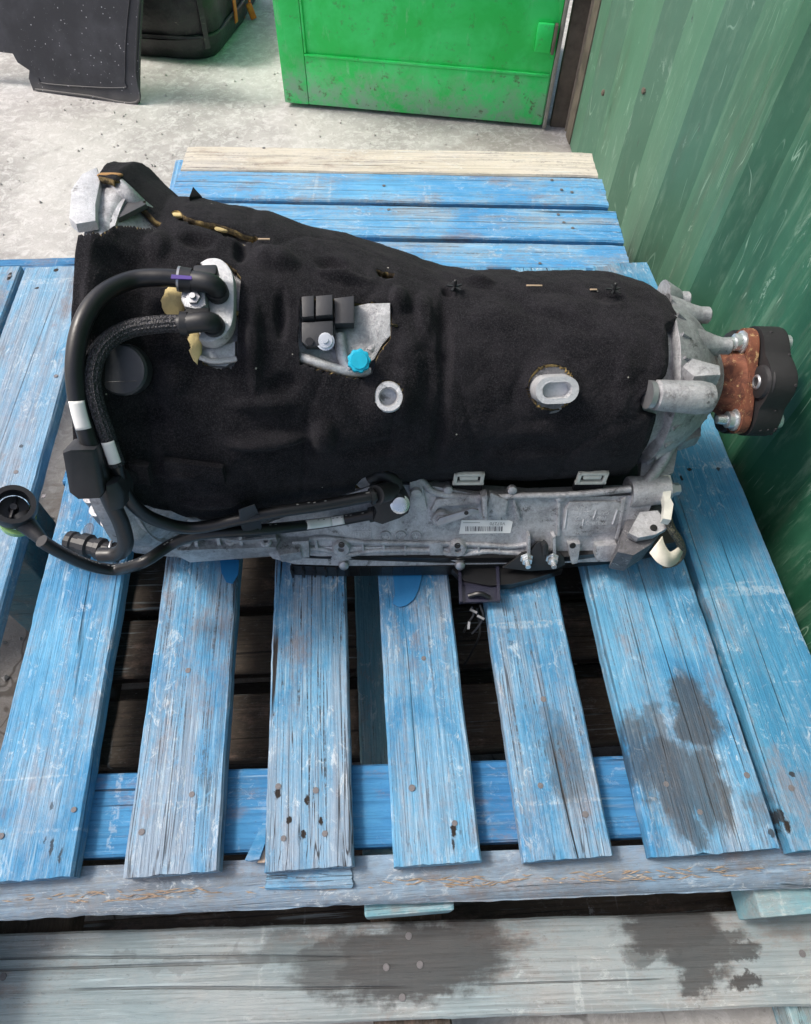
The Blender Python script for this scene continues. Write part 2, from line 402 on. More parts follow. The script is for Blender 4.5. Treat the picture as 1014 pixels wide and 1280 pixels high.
g = raw('ground', vs, fs, m_con, None, True); g['kind'] = 'structure'
# small pebbles and crumbs
gg = G()
for k in range(420):
    if k < 330: x, y = rnd.uniform(-1.0, .55), rnd.uniform(1.3, 2.5)
    else: x, y = rnd.uniform(-.75, -.4), rnd.uniform(.1, .75)
    r = rnd.uniform(.0015, .005)*(1.2 if k > 330 else 1)
    ps = []
    for q in ((1, 0, 0), (-1, 0, 0), (0, 1, 0), (0, -1, 0), (0, 0, 1), (0, 0, -.4)):
        ps.append(Vector((x, y, ZG+r*.3))+Vector(q)*r*rnd.uniform(.7, 1.3))
    gg.add(ps, [(0, 2, 4), (2, 1, 4), (1, 3, 4), (3, 0, 4), (2, 0, 5), (1, 2, 5), (3, 1, 5), (0, 3, 5)])
pb = gg.out('gravel', plain('crumbled concrete', (.42, .4, .38), .9, 0, .0003, 300), None, False)
pb['kind'] = 'stuff'; pb['label'] = 'small crumbs of concrete and grit scattered on the ground'; pb['category'] = 'gravel'

# ------------------------------------------------------------------ pallets
T = .022
def yf(x): return at(CX, 1075).y-.035*(x)-.004      # front ends of the deck boards
def yr(x): return interp([(-.7, at(60, 330).y), (.5, at(810, 327).y)], x)
main = thing('wooden_pallet', 'blue painted wooden pallet carrying the gearbox, seven worn deck boards with damp stains', 'pallet', (0, .55, -.144))
edges = [((11, 125), -.02, .0), ((181, 286), .07, .0), ((337, 437), .09, .004), ((482, 581), .0, .0), ((628, 730), .02, .0), ((773, 921), -.02, .0), ((932, 1045), -.06, -.003)]
boards = []
labs = ['deck board at the left edge with split front end', 'deck board with a round knot and long cracks', 'chipped deck board with a splintered front corner', 'deck board with a dark blue drip near the gearbox', 'deck board with a damp patch near its front end', 'widest deck board with dark oily stains', 'right edge deck board beside the container']
for ((xa, xb), wr, dz), lb in zip(edges, labs):
    a = at(xa, 890).x; b = at(xb, 890).x; xc = (a+b)/2
    k = len(boards)
    boards.append(plank('deck_board', m_deck, main, (xc, yf(xc)), (xc, yr(xc)), b-a, T, dz*0, wear=wr, label=lb, rough=1.3 if dz == .004 else 1.0, grainy=(.3, .65, .85, .45, .7, .5, .35)[k], teal=(.0, .0, .1, .0, .1, .15, .45)[k]))
XL, XR = at(11, 890).x, at(1045, 890).x
# cross boards
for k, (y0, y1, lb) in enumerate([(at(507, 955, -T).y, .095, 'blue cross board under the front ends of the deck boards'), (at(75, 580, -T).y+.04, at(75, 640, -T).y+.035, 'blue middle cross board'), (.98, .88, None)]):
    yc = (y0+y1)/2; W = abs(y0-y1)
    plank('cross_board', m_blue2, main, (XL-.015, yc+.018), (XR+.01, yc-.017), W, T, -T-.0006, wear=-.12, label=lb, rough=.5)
# splintered front beam, proud of the deck boards
def yb(x): return at(CX, 1092, -T).y-.036*x
vs = []; fs = []; nx = 420
def nz3(x, k, f, seed): return noise.noise(Vector((x*f, k*2.3, seed)))
for i in range(nx+1):
    x = lerp(XL-.02, XR+.03, i/nx); y = yb(x); big = max(0, noise.noise(Vector((x*5.5, 0, 8)))+.15)
    prof = [(y+.02, -T-.004), (y+.003, -T-.004)]
    K = [(-.004, -.006), (-.008, -.0085), (-.012, -.0105), (-.016, -.013), (-.020, -.016), (-.024, -.020), (-.026, -.026)]
    for k, (dy, dz) in enumerate(K):
        j = nz3(x, k, 16, 1)*.0022+nz3(x, k, 48, 2)*.0020*(1+big)+abs(nz3(x, k, 90, 3))*.0016*big
        prof.append((y+dy+j*.7, -T+dz+j))
    j = nz3(x, 9, 9, 4)*.002+nz3(x, 9, 50, 4)*.0012
    prof += [(y-.026+j, -.046), (y+.02, -.048)]
    vs += [(x, a, b) for a, b in prof]
m = 11
for i in range(nx):
    for k in range(m): fs.append((i*m+k, (i+1)*m+k, (i+1)*m+(k+1) % m, i*m+(k+1) % m))
fs.append(tuple(range(m))); fs.append(tuple(nx*m+k for k in range(m))[::-1])
fb = raw('front_beam', vs, fs, m_beam, main, True, R_(35), 'rough splintered front beam of bare and blue wood'); fb['wear'] = .08
# offcut under the third board, proud splinters of the beam
p = at(386, 1093, -.02)
pl = plank('wood_offcut', m_deck, main, (at(334, 1092, -.024).x, p.y+.004), (at(440, 1090, -.024).x, p.y),   .03, .014, -.0225, wear=.14, label='short grey offcut under the chipped board')
gg = G()
for k in range(190):
    x = rnd.uniform(XL, XR)
    if rnd.random() < .45: x = at(rnd.choice([150, 190, 230, 560, 600, 640, 720, 790, 880]), 1100, -.03).x+rnd.gauss(0, .03)
    y = yb(x)-rnd.uniform(.004, .013)
    z = -T-.004-(yb(x)-y)*.62; l = rnd.uniform(.003, .012); t = rnd.uniform(.0004, .001); q = rnd.uniform(-.35, .25)
    d = Vector((math.cos(q), math.sin(q), 0)); e = Vector((-d.y, d.x, 0)); o = Vector((x, y, z+.0012))
    gg.add([o-d*l, o+e*t, o+d*l, o-e*t, o+Vector((0, 0, t*1.6))], [(0, 1, 4), (1, 2, 4), (2, 3, 4), (3, 0, 4)])
sp = gg.out('wood_splinters', m_pink, main, False); sp['kind'] = 'stuff'
# splinter beside the third board
g = G().prism([at(x, y, -.004) for x, y in ((312, 1076), (306, 1075), (318, 1050), (330, 1026), (334, 1030), (333, 1050), (324, 1074))], (0, 0, -1), .012)
g.out('splinter', m_deck, main, False, label='long splinter broken off the chipped board')
g = G().prism([at(x, y, -.010) for x, y in ((322, 1078), (333, 1040), (336, 1034), (337, 1060), (331, 1078))], (0, 0, -1), .008)
g.out('splinter', m_pink, main, False, label='pinkish fresh split wood of the chipped board')
# blocks and bottom boards
for xa, xb in ((-20, 55), (457, 565), (930, 1030)):
    a = at(xa, 1140, -.1).x; b = at(xb, 1140, -.1).x; xc = (a+b)/2
    for yy in (at((xa+xb)/2, 1150, -.125).y+.0535, .56, 1.0):
        block('pallet_block', m_turq, main, (xc, yy, -.0905), b-a, .1, .0605, .0)
    plank('bottom_board', m_turq, main, (xc, .085-.03*xc), (xc, 1.05), .1, .021, -.1215)
# nails
nails = [(348, 983), (394, 988), (355, 1048), (407, 1042), (178, 1040), (240, 993), (515, 985), (569, 1029), (676, 982), (731, 1018), (833, 980), (876, 1015), (933, 969), (990, 985), (236, 838), (530, 823), (679, 874), (675, 329), (1, 1045), (92, 1012)]
nm = None
def nail(x, y, z, par, r=.0042):
    global nm
    if nm is None:
        g = G().rev([(-.002, .9), (.0, 1.0), (.0011/.0042*.6, .96), (.0013/.0042*.6, .5)], (0, 0, 0), (0, 0, 1), 10)
        nm = bpy.data.meshes.new('nail'); nm.from_pydata([(v.x, v.y, v.z) for v in g.v], [], g.f); nm.materials.append(m_nail)
    o = bpy.data.objects.new('nail', nm); C.objects.link(o); o.parent = par; p = at(x, y, z); o.location = p-wloc(par); o.scale = (r, r, r); return o
for x, y in nails: nail(x+rnd.uniform(-1, 1), y, .0003, main, rnd.uniform(.0030, .0039))
# a drip of deeper blue paint on two boards
s = M_('deep blue paint', .45); v = s.obj()
m_drip = s.fin(s.mix(s.noise(s.map(v, (60, 9, 9)), 1, 3), (.01, .13, .34), (.02, .20, .44)), .45, s.bump(s.noise(v, 90, 3), .0004))
for P in (((490, 700), (528, 700), (527, 722), (523, 738), (517, 750), (508, 757), (499, 759), (491, 755), (494, 742), (492, 725)), ((275, 700), (299, 700), (298, 718), (291, 730), (283, 728), (277, 716))):
    G().prism([at(x, y, .0012) for x, y in P], (0, 0, 1), .0007).out('paint_patch', m_drip, main, False, label='patch of deeper blue paint')

# left neighbour pallet
lp = thing('wooden_pallet', 'blue wooden pallet at the left edge, standing left of the gearbox pallet', 'pallet', (-.75, .55, ZG))
bx = [(at(0, 410).x+.004, at(-35, 890).x, .16), (at(0, 410).x-.16, at(0, 410).x-.003, .0), (at(0, 410).x-.30, at(0, 410).x-.2, .0)]
for a, b, wr in bx:
    plank('deck_board', m_deck, lp, ((a+b)/2, yf(-.5)-.05), ((a+b)/2, yr((a+b)/2)), b-a, T, 0, wear=wr+.02, grainy=.2, teal=.15)
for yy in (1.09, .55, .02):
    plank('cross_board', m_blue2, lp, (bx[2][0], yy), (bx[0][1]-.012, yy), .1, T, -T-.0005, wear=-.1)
    for xx in (bx[2][0]+.06, bx[0][1]-.065):
        block('pallet_block', m_turq, lp, (xx, yy, (ZG-.045)/2), .1, .1, abs(ZG+.0445))
for x, y in ((12, 345), (70, 470), (20, 590), (55, 620)): nail(x, y, .0006, lp, .0035)

# back pallet, boards laid crosswise
bp = thing('wooden_pallet', 'pale blue wooden pallet behind the gearbox with one bare cream board', 'pallet', (.02, 1.2, ZG))
rows = [((230, 744), (182, 190), (212, 219), m_cream, .0), ((218, 757), (213, 221), (246, 257), m_backw, .0), ((214, 775), (252, 262), (290, 301), m_backw, .02), ((205, 785), (296, 307), (331, 334), m_backw, .05)]
for (xa, xb), (ya, yb_), (yc, yd), mt, wr in rows:
    A, B = at(xa, ya), at(xb, yb_); Cc, D = at(xa, yc), at(xb, yd)
    p0 = (A+Cc)/2; p1 = (B+D)/2; d = (p1-p0).normalized(); wd = abs((Cc-A).dot(Vector((-d.y, d.x, 0))))
    wd2 = abs((D-B).dot(Vector((-d.y, d.x, 0))))
    plank('deck_board', mt, bp, (p0.x, p0.y), (p1.x, p1.y), (wd+wd2)/2, T, -.0005, wear=wr, label='bare cream wood board at the back' if mt is m_cream else None)
for xx in (-.33, .02, .40):
    plank('cross_board', m_backw, bp, (xx, 1.04), (xx, 1.445-.06*xx), .1, T, -T-.0012)
    for yy in (1.1, 1.36): block('pallet_block', m_backw, bp, (xx, yy, (ZG-.047)/2), .1, .1, abs(ZG+.0455))
for x, y in ((690, 225), (702, 237), (715, 240), (698, 268), (705, 278), (716, 285), (330, 185), (480, 232), (486, 262)): nail(x, y, .0004, bp, .0035)

# lower pallet, mostly in the dark under the first
low = thing('wooden_pallet', 'lower weathered wooden pallet underneath, its pale oil-stained front board crossing the foreground', 'pallet', (0, .45, ZG))
zl = -.1442
A, B = at(0, 1170, zl), at(1014, 1136, zl); D0, D1 = at(0, 1290, zl), at(1014, 1258, zl)
d = (B-A).normalized(); nrm = Vector((-d.y, d.x, 0))
w0 = abs((D1-B).dot(nrm)); ctr0 = (A+D0)/2; ctr1 = (B+D1)/2
ctr0, ctr1 = ctr0-(ctr1-ctr0)*.05, ctr1+(ctr1-ctr0)*.06
plank('front_board', m_front, low, (ctr0.x, ctr0.y), (ctr1.x, ctr1.y), w0, T, zl, wear=-.08, label='pale grey turquoise front board with dark oil stains')
for x, y in ((511, 1170), (525, 1206), (503, 1247), (483, 1209), (1003, 1192), (4, 1221)): nail(x, y, zl+.0008, low, .0040)
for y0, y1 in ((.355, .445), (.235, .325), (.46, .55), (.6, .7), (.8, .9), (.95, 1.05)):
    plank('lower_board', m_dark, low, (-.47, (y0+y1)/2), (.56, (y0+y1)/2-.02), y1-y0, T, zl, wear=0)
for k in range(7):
    plank('gap_shade_board', m_dark, low, (-.47, .0+k*.16), (.56, -.01+k*.16), .13, T, ZG+.024, wear=0)  # boards added to darken the gap, its shade put into their colour
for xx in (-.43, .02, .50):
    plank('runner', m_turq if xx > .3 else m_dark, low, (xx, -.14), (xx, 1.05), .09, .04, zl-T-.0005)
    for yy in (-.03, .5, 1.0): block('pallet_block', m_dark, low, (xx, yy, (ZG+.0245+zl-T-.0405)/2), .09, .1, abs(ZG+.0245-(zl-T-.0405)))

# ------------------------------------------------------------------ shipping container (right)
s = M_('worn green container paint', .5, 0, .5); v = s.obj()
st = s.noise(s.map(v, (6, 9, 1.2)), 1, 6, .6, .5); bl = s.noise(v, 5, 5, .6); fi = s.noise(s.map(v, (40, 60, 9)), 1, 5, .7)
sepn = s.n('SeparateXYZ'); s.put(sepn.inputs[0], v)
far_light = s.ramp(sepn.outputs[1], -1.30, -.55)      # far end paler for reflected light, near end dark for shade, painted in
col = s.mix(s.ramp(s.math('ADD', s.math('MULTIPLY', st, .55), s.math('ADD', s.math('MULTIPLY', bl, .45), s.math('MULTIPLY', far_light, .10))), .42, .68), (.009, .066, .034), (.030, .125, .070))
col = s.mix(s.math('MULTIPLY', far_light, .60), col, (.115, .215, .155))
col = s.mix(s.math('MULTIPLY', s.ramp(fi, .5, .72), .35), col, (.18, .29, .21))
gr = s.ramp(s.noise(s.map(v, (5, 14, 3)), 1, 5, .65), .56, .68)
col = s.mix(s.math('MULTIPLY', gr, .35), col, (.09, .12, .085))
def scratch(rot, sc, off):
    q = s.noise(s.map(v, sc, rot, off), 1, 1, .3, .1)
    return s.math('MULTIPLY', s.ramp(s.math('ABSOLUTE', s.math('SUBTRACT', q, .5)), .006, .0015), s.ramp(s.noise(s.map(v, (1, 1, 1), (0, 0, 0), off), 9, 3, .6), .55, .66))
sc = s.math('MAXIMUM', scratch((R_(35), 0, 0), (3, 30, 5), (3, 1, 2)), s.math('MAXIMUM', scratch((R_(-60), 0, 0), (3, 26, 4), (7, 4, 1)), scratch((R_(8), 0, 0), (3, 34, 3), (1, 8, 4))))
col = s.mix(s.math('MULTIPLY', sc, .5), col, (.34, .50, .39))
fl = s.math('MULTIPLY', s.ramp(s.noise(s.map(v, (20, 34, 9)), 1, 8, .8, .6), .57, .64), s.ramp(s.noise(v, 4, 3, .6), .46, .6))
col = s.mix(s.math('MULTIPLY', fl, .5), col, (.33, .46, .37))
vk0 = s.ramp(s.noise(s.map(v, (30, 40, 11)), 1, 7, .8, .3), .64, .68)
col = s.mix(s.math('MULTIPLY', vk0, .7), col, (.07, .085, .08))
vk = s.map(v, (.01, 2.2, 1)); kd = s.voro(vk, 7); kc = s.n('SeparateColor'); s.put(kc.inputs[0], s.voro(vk, 7, out=1))
kn = s.math('MULTIPLY', s.ramp(s.math('ADD', kd, s.math('MULTIPLY', s.math('SUBTRACT', s.noise(v, 45, 6, .75), .5), .34)), .11, .08), s.ramp(kc.outputs[1], .78, .79))
col = s.mix(s.math('MULTIPLY', kn, .85), col, s.mix(s.ramp(kc.outputs[2], .4, .6), (.22, .10, .07), (.05, .08, .085)))
m_cont = s.fin(col, s.math('ADD', .42, s.math('MULTIPLY', fi, .25)), s.bump(s.math('SUBTRACT', s.math('ADD', s.math('MULTIPLY', bl, 2.5), s.math('MULTIPLY', fi, .3)), s.math('MULTIPLY', kn, .8)), .0025, .7))
ct = thing('shipping_container', 'green corrugated shipping container wall with scratches and rust spots along the right', 'container', (.55, 1.95, ZG))
def wx(y): return .535+.055*y
H0, H1 = ZG+.02, 2.1
# corrugation break points (y, depth): flat, slope, flat, slope ...
ys = [(-.9, 0)]
y = 1.93
prof = []
cyc = [(1.86, 0), (1.80, .036), (1.66, .036), (1.60, 0), (1.50, 0), (1.45, .036), (1.36, .036), (1.27, 0), (1.22, 0), (1.16, .036), (1.06, .036), (.985, 0), (.945, 0), (.905, .030), (.66, .030), (.60, 0), (.56, 0), (.50, .036), (.36, .036), (.30, 0), (.22, 0), (.16, .036), (.05, .036), (0, 0), (-.07, 0), (-.13, .036), (-.25, .036), (-.31, 0), (-.9, 0)]
prof = [(1.95, 0)]+cyc
fine = []
for (a, da), (b, db) in zip(prof, prof[1:]):
    fine.append((a, da))
fine.append(prof[-1])
vs = []; fs = []; nz = 24
for j in range(nz+1):
    z = lerp(H0, H1, j/nz)
    for (yy, dp) in fine: vs.append((wx(yy)+dp+noise.noise(Vector((yy*4, z*3, 5)))*.003, yy, z))
m = len(fine)
for j in range(nz):
    for k in range(m-1): fs.append((j*m+k, j*m+k+1, (j+1)*m+k+1, (j+1)*m+k))
raw('corrugated_panel', vs, fs, m_cont, ct, False)
m_rust = plain('rust brown steel', (.17, .14, .11), .85, .1, .001, 90, .6)
G().box((wx(1.97)+.03, 1.975, (H0+H1)/2), .07, .05, H1-H0, bev=.004).out('corner_post', m_rust, ct)
for z in (ZG+.0205, H1+.03): 
    G().box((wx(.5)+.07, .5, z), .06, 2.9, .04, Matrix.Rotation(-.055, 4, 'Z')).out('side_rail', m_cont, ct)
G().box((wx(.5)+.65, .5, H1+.03), 1.1, 2.9, .04, Matrix.Rotation(-.055, 4, 'Z')).out('roof', m_cont, ct)
# weld blisters on the panel
for (px, py) in ((800, 113), (750, 116), (723, 60)):
    p = onplane(px, py, Vector((wx(1.2), 1.2, 0)), Vector((-1, .055, 0)))
    p.x = wx(p.y)+.01
    G().rev([(0, .008), (.004, .007), (.006, .003)], p, (-1, .05, 0), 8).out('paint_blister', m_rust, ct)

# ------------------------------------------------------------------ green steel cabinet (back)
s = M_('bright green enamel', .42, 0, .5); v = s.obj()
sepn = s.n('SeparateXYZ'); s.put(sepn.inputs[0], v)
low_ = s.ramp(s.math('ADD', sepn.outputs[2], s.math('MULTIPLY', s.noise(v, 9, 6, .7), .22)), .29, .13)
bl = s.noise(v, 6, 5, .6, .3); fi = s.noise(s.map(v, (30, 30, 8)), 1, 6, .7)
col = s.mix(s.ramp(bl, .4, .62), (.01, .62, .10), (.04, .74, .18))
col = s.mix(s.math('MULTIPLY', low_, s.ramp(s.noise(v, 16, 6, .7), .32, .6)), col, (.25, .45, .30))
col = s.mix(s.math('MULTIPLY', s.ramp(fi, .56, .72), .45), col, (.35, .6, .42))
gr = s.math('MULTIPLY', s.ramp(s.noise(v, 34, 8, .8), .56, .64), s.math('ADD', .45, low_, clamp=True))
col = s.mix(s.math('MULTIPLY', gr, .8), col, (.10, .07, .045))
m_gdoor = s.fin(col, .42, s.bump(s.math('SUBTRACT', bl, s.math('MULTIPLY', gr, .4)), .001, .6))
p0 = at(357, 127, ZG+.012); p1 = at(678, 156, ZG+.012)
dx = (p1-p0).normalized(); dn = Vector((dx.y, -dx.x, 0)); Ld = (p1-p0).length; up = Vector((0, 0, 1))
cb = thing('metal_cabinet', 'bright green steel door with welded frame and square latch plate behind the pallets', 'cabinet', ((p0+p1)/2-up*.012))
def dbox(u0, u1, z0, z1, d0, d1, name, mat, bev=.003, lab=None):
    ro = Matrix((dx, -dn, up)).transposed()
    c = p0+dx*(u0+u1)/2+up*(z0+z1)/2+dn*(d0+d1)/2
    return G().box(c, u1-u0, abs(d1-d0), z1-z0, ro, bev).out(name, mat, cb, label=lab)
HD = 1.25
dbox(.075, Ld, 0, HD, -.020, 0, 'door_panel', m_gdoor)
dbox(0, .075, 0, HD, -.020, .006, 'frame_strip', m_gdoor, lab='paler left frame strip')
dbox(.0755, Ld-.004, 0, .135, 0, .004, 'bottom_strip', m_gdoor, lab='scuffed bottom strip')
dbox(.0755, Ld-.004, .1355, .143, 0, .008, 'weld_seam', m_gdoor)
dbox(.076, .083, .144, HD, 0, .006, 'weld_seam', m_gdoor)
dbox(-.004, Ld, 0, HD, -.55, -.0205, 'cabinet_body', m_gdoor)
dbox(Ld+.001, Ld+.012, -.005, HD, -.03, .012, 'edge_strip', plain('bare grey edge', (.35, .33, .3), .7, .3))
q = onplane(683, 46, p0, dn)-p0; u = q.dot(dx); zq = q.z
dbox(u-.028, u+.018, zq-.036, zq+.036, .0005, .014, 'latch_plate', m_gdoor, .006)
dbox(u+.0185, u+.027, zq-.036, zq+.036, .0005, .02, 'latch_pin', m_rust, .002)
# rusty post in the gap between cabinet and container
q0 = p1+dx*.018
rp = thing('steel_post', 'rusty steel post in the gap between green door and container', 'post', (q0+dx*.03).to_tuple())
G().box(q0+dx*.04+up*.6-dn*.04, .065, .05, 1.24, Matrix((dx, -dn, up)).transposed(), .004).out('post_shaft', m_rust, rp)
G().box(q0+dx*.058+up*.6-dn*.005, .012, .016, 1.24, Matrix((dx, -dn, up)).transposed(), .002).out('post_edge', plain('pale rusty edge', (.3, .25, .2), .8), rp)

# ------------------------------------------------------------------ black trim panel and bag
m_blkp = M_('speckled black plastic', .55); s = m_blkp; v = s.obj()
vd = s.voro(v, 110); vc = s.n('SeparateColor'); s.put(vc.inputs[0], s.voro(v, 110, out=1))
spk = s.math('MULTIPLY', s.ramp(s.math('ADD', vd, s.math('MULTIPLY', s.noise(v, 300, 3), .3)), .34, .26), s.ramp(vc.outputs[0], .80, .81))
spk = s.math('MAXIMUM', spk, s.math('MULTIPLY', s.ramp(s.noise(v, 70, 8, .8, 1.5), .62, .7), .7))
col = s.mix(s.ramp(s.noise(v, 7, 5, .6), .4, .65), (.022, .023, .028), (.045, .046, .054))
sp_ = s.n('SeparateXYZ'); s.put(sp_.inputs[0], v)
col = s.mix(s.math('MULTIPLY', s.ramp(s.math('ADD', sp_.outputs[2], s.math('MULTIPLY', s.noise(v, 20, 5), .06)), .075, .03), .5), col, (.13, .12, .11))
col = s.mix(spk, col, (.45, .45, .47))
m_blk = s.fin(col, .55, s.bump(s.noise(v, 340, 4, .6), .0006, .7))
a = at(42, 114, ZG); b = at(174, 131, ZG); dx2 = (b-a).normalized(); dn2 = (Vector((dx2.y, -dx2.x, 0))+Vector((0, 0, .25))).normalized()
tp = thing('trim_panel', 'speckled black plastic panel leaning at the top left corner', 'panel', (a+b)/2)
# leans against something behind: plane tilted back
def pp(x, y): return onplane(x, y, a, dn2)
pts = [pp(*q) for q in ((42, 114), (36, 98), (37, 88), (22, 78), (16, 67), (-10, 64), (-70, 52), (-80, -190), (190, -190), (178, -20), (174, 60), (173, 131), (110, 122))]
G().prism(pts, -dn2, .012, 0).out('panel_sheet', m_blk, tp)
rim = [pp(*q) for q in ((48, 98), (60, 105), (150, 110), (156, 100), (157, 60), (160, 20), (166, -30))]
G().tube([q+dn2*.001 for q in rim], .0022, 6, 6).out('raised_rim', m_blk, tp)
rim = [pp(*q) for q in ((45, 112), (110, 120), (171, 128), (170, 90), (173, 20), (177, -20))]
G().tube([q+dn2*.001 for q in rim], .004, 6, 6).out('edge_bead', m_blk, tp)
# bag
s = M_('black woven nylon', .42); v = s.obj()
col = s.mix(s.ramp(s.noise(v, 9, 5, .6), .4, .62), (.012, .012, .014), (.03, .03, .033))
dust = s.math('MULTIPLY', s.ramp(s.noise(s.map(v, (20, 20, 60)), 1, 6, .7, 1), .60, .74), s.ramp(s.noise(v, 7, 2), .5, .62))
col = s.mix(s.math('MULTIPLY', dust, .75), col, (.30, .28, .24))
m_bag = s.fin(col, .4, s.bump(s.math('ADD', s.noise(v, 26, 5, .6), s.math('MULTIPLY', s.noise(v, 500, 2), .1)), .006, .8))
m_orange = plain('orange webbing', (.75, .15, .015), .6)
ba = at(178, 72, ZG); bb = at(262, 75, ZG); bc = at(310, 22, ZG)
bag = thing('duffel_bag', 'black nylon bag with orange trim behind the black panel', 'bag', ((ba+bb)/2+Vector((0, .1, 0))))
ring = [ba+Vector((-.12, .06, 0)), ba+Vector((-.02, 0, 0)), bb.copy(), bb.lerp(bc, .5)+Vector((.01, -.02, 0)), bc.copy(), bc+Vector((0, .2, 0)), bc+Vector((-.35, .28, 0)), ba+Vector((-.16, .5, 0))]
ring = spline(ring+[ring[0]], 5)[:-1]
cen = sum(ring, Vector())/len(ring); vs = []; fs = []; m = len(ring)
lv = [(0, .94), (.012, .985), (.05, 1.02), (.066, 1.03), (.070, 1.012), (.076, 1.012), (.080, 1.03), (.158, 1.04), (.22, 1.03), (.28, .98), (.32, .88), (.34, .6), (.345, .2)]
for z, k in lv:
    for i, q in enumerate(ring):
        t = cen+(q-cen)*(k+noise.noise(Vector((q.x*9, q.y*9, z*14)))*.035); vs.append((t.x, t.y, ZG+z+noise.noise(q*6)*.006*(z > 0)))
for j in range(len(lv)-1):
    for i in range(m): fs.append((j*m+i, j*m+(i+1) % m, (j+1)*m+(i+1) % m, (j+1)*m+i))
fs.append(tuple(range(m))[::-1]); fs.append(tuple((len(lv)-1)*m+i for i in range(m)))
raw('bag_body', vs, fs, m_bag, bag, True, R_(50))
def bagpt(i, z, o=.0):
    q = ring[i % m]; k = interp(lv, z); t = cen+(q-cen)*(k); dd = (q-cen).normalized(); return Vector((t.x, t.y, ZG+z))+dd*(.006+o)
G().tube([bagpt(i, .073) for i in range(0, m)], .005, 6, 3).out('piping', m_bag, bag)
def nearest(P):
    best = min(range(m), key=lambda i: (ring[i]-P).length); return best
ib = nearest(bb.lerp(bc, .55)); ic = nearest(bc)
for i0, mt, wd in ((ib, m_orange, .02), (ic, m_orange, .022), (nearest(bb), m_bag, .016)):
    A_ = [bagpt(i0, z, .002) for z in ((.04, .12, .2, .29) if mt is m_bag else (.045, .08, .12, .16))]
    tg = (ring[(i0+1) % m]-ring[i0-1]).normalized(); vs2 = []; fs2 = []
    for q in spline(A_, 4):
        dd = (q-cen); dd.z = 0; dd.normalize(); vs2 += [q-tg*wd/2, q+tg*wd/2, q+tg*wd/2+dd*.004, q-tg*wd/2+dd*.004]
    k = len(vs2)//4
    for i in range(k-1):
        for e in range(4): fs2.append((i*4+e, i*4+(e+1) % 4, i*4+4+(e+1) % 4, i*4+4+e))
    fs2 += [(0, 1, 2, 3), ((k-1)*4, (k-1)*4+1, (k-1)*4+2, (k-1)*4+3)]
    raw('strap', vs2, fs2, mt, bag, False, None, 'orange strap' if mt is m_orange else None)

for (x, y, w_, h_) in ((297, 20, .050, .030), (314, 14, .022, .05)):
    P = onplane(x, y, bc+Vector((-.01, -.035, 0)), Vector((.25, -1, .1)))
    G().box(P, w_, .014, h_, Matrix.Rotation(.35, 3, 'Z') @ Matrix.Rotation(-.25, 3, 'Y'), .005).out('strap_pad', m_orange, bag, label='orange webbing pad')

for z in (.42, .86):
    dbox(.02, .034, z, z+.09, .0065, .022, 'hinge', m_gdoor, .004)

# ================================================================== the gearbox
AX = at(900, 477, .17)                          # output end of the shaft axis
U = Vector((-1, .04, .04)).normalized()         # runs towards the bell end
EU = (Vector((0, 0, 1))-U*U.z).normalized(); EF = U.cross(EU)
if EF.y > 0: EF = -EF                           # EF: towards the viewer, EU: up
def cyl(s_, phi, r):
    a = R_(phi); return AX+U*s_+(EF*math.cos(a)+EU*math.sin(a))*r
def tang(px, py):
    d = ray(px, py); cr = d.cross(U); r = abs((AX-EYE).dot(cr))/cr.length
    w_ = EYE-AX; b = U.dot(d); s_ = (U.dot(w_)-b*d.dot(w_))/(1-b*b)
    t = (b*U.dot(w_)-d.dot(w_))/(1-b*b); return s_, r, EYE+d*t
sil = sorted((tang(*q)[:2] for q in [(140, 203), (168, 203), (192, 226), (220, 248), (252, 250), (300, 258), (335, 266), (380, 280), (430, 292), (480, 308), (520, 322), (550, 331), (600, 337), (700, 339), (760, 341), (798, 350), (820, 366), (836, 386)]), key=lambda t: t[0])
sil2 = []
for q in sil:
    if not sil2 or q[0] > sil2[-1][0]+.004: sil2.append(q)
S_END = sil2[0][0]
def R0(s_): return interp(sil2, s_)
def param(P):
    w_ = P-AX; s_ = w_.dot(U); q = w_-U*s_; return s_, math.degrees(math.atan2(q.dot(EU), q.dot(EF))), q.length
def hit(px, py, off=0.0, rf=None):
    """where the line of sight meets the felt (or a shell 'off' above it)"""
    rf = rf or R0; d = ray(px, py); s_, r, Q = tang(px, py); T0 = (Q-EYE).length
    lo = None; t = T0-.45
    while t < T0:
        P = EYE+d*t; ss, ph, rr = param(P)
        if rr < rf(ss)+off: lo = t; break
        t += .004
    if lo is None: return Q
    a, b = lo-.004, lo
    for _ in range(14):
        mm = (a+b)/2; ss, ph, rr = param(EYE+d*mm)
        if rr < rf(ss)+off: b = mm
        else: a = mm
    return EYE+d*b
def sp_(px, py): s_, ph, r = param(hit(px, py)); return s_, ph
def nrm_at(P): s_, ph, r = param(P); return (P-AX-U*s_).normalized()

gb = thing('gearbox', 'gearbox wrapped in black felt with hoses and a rusty flange on the blue pallet', 'gearbox', (0, .58, 0))

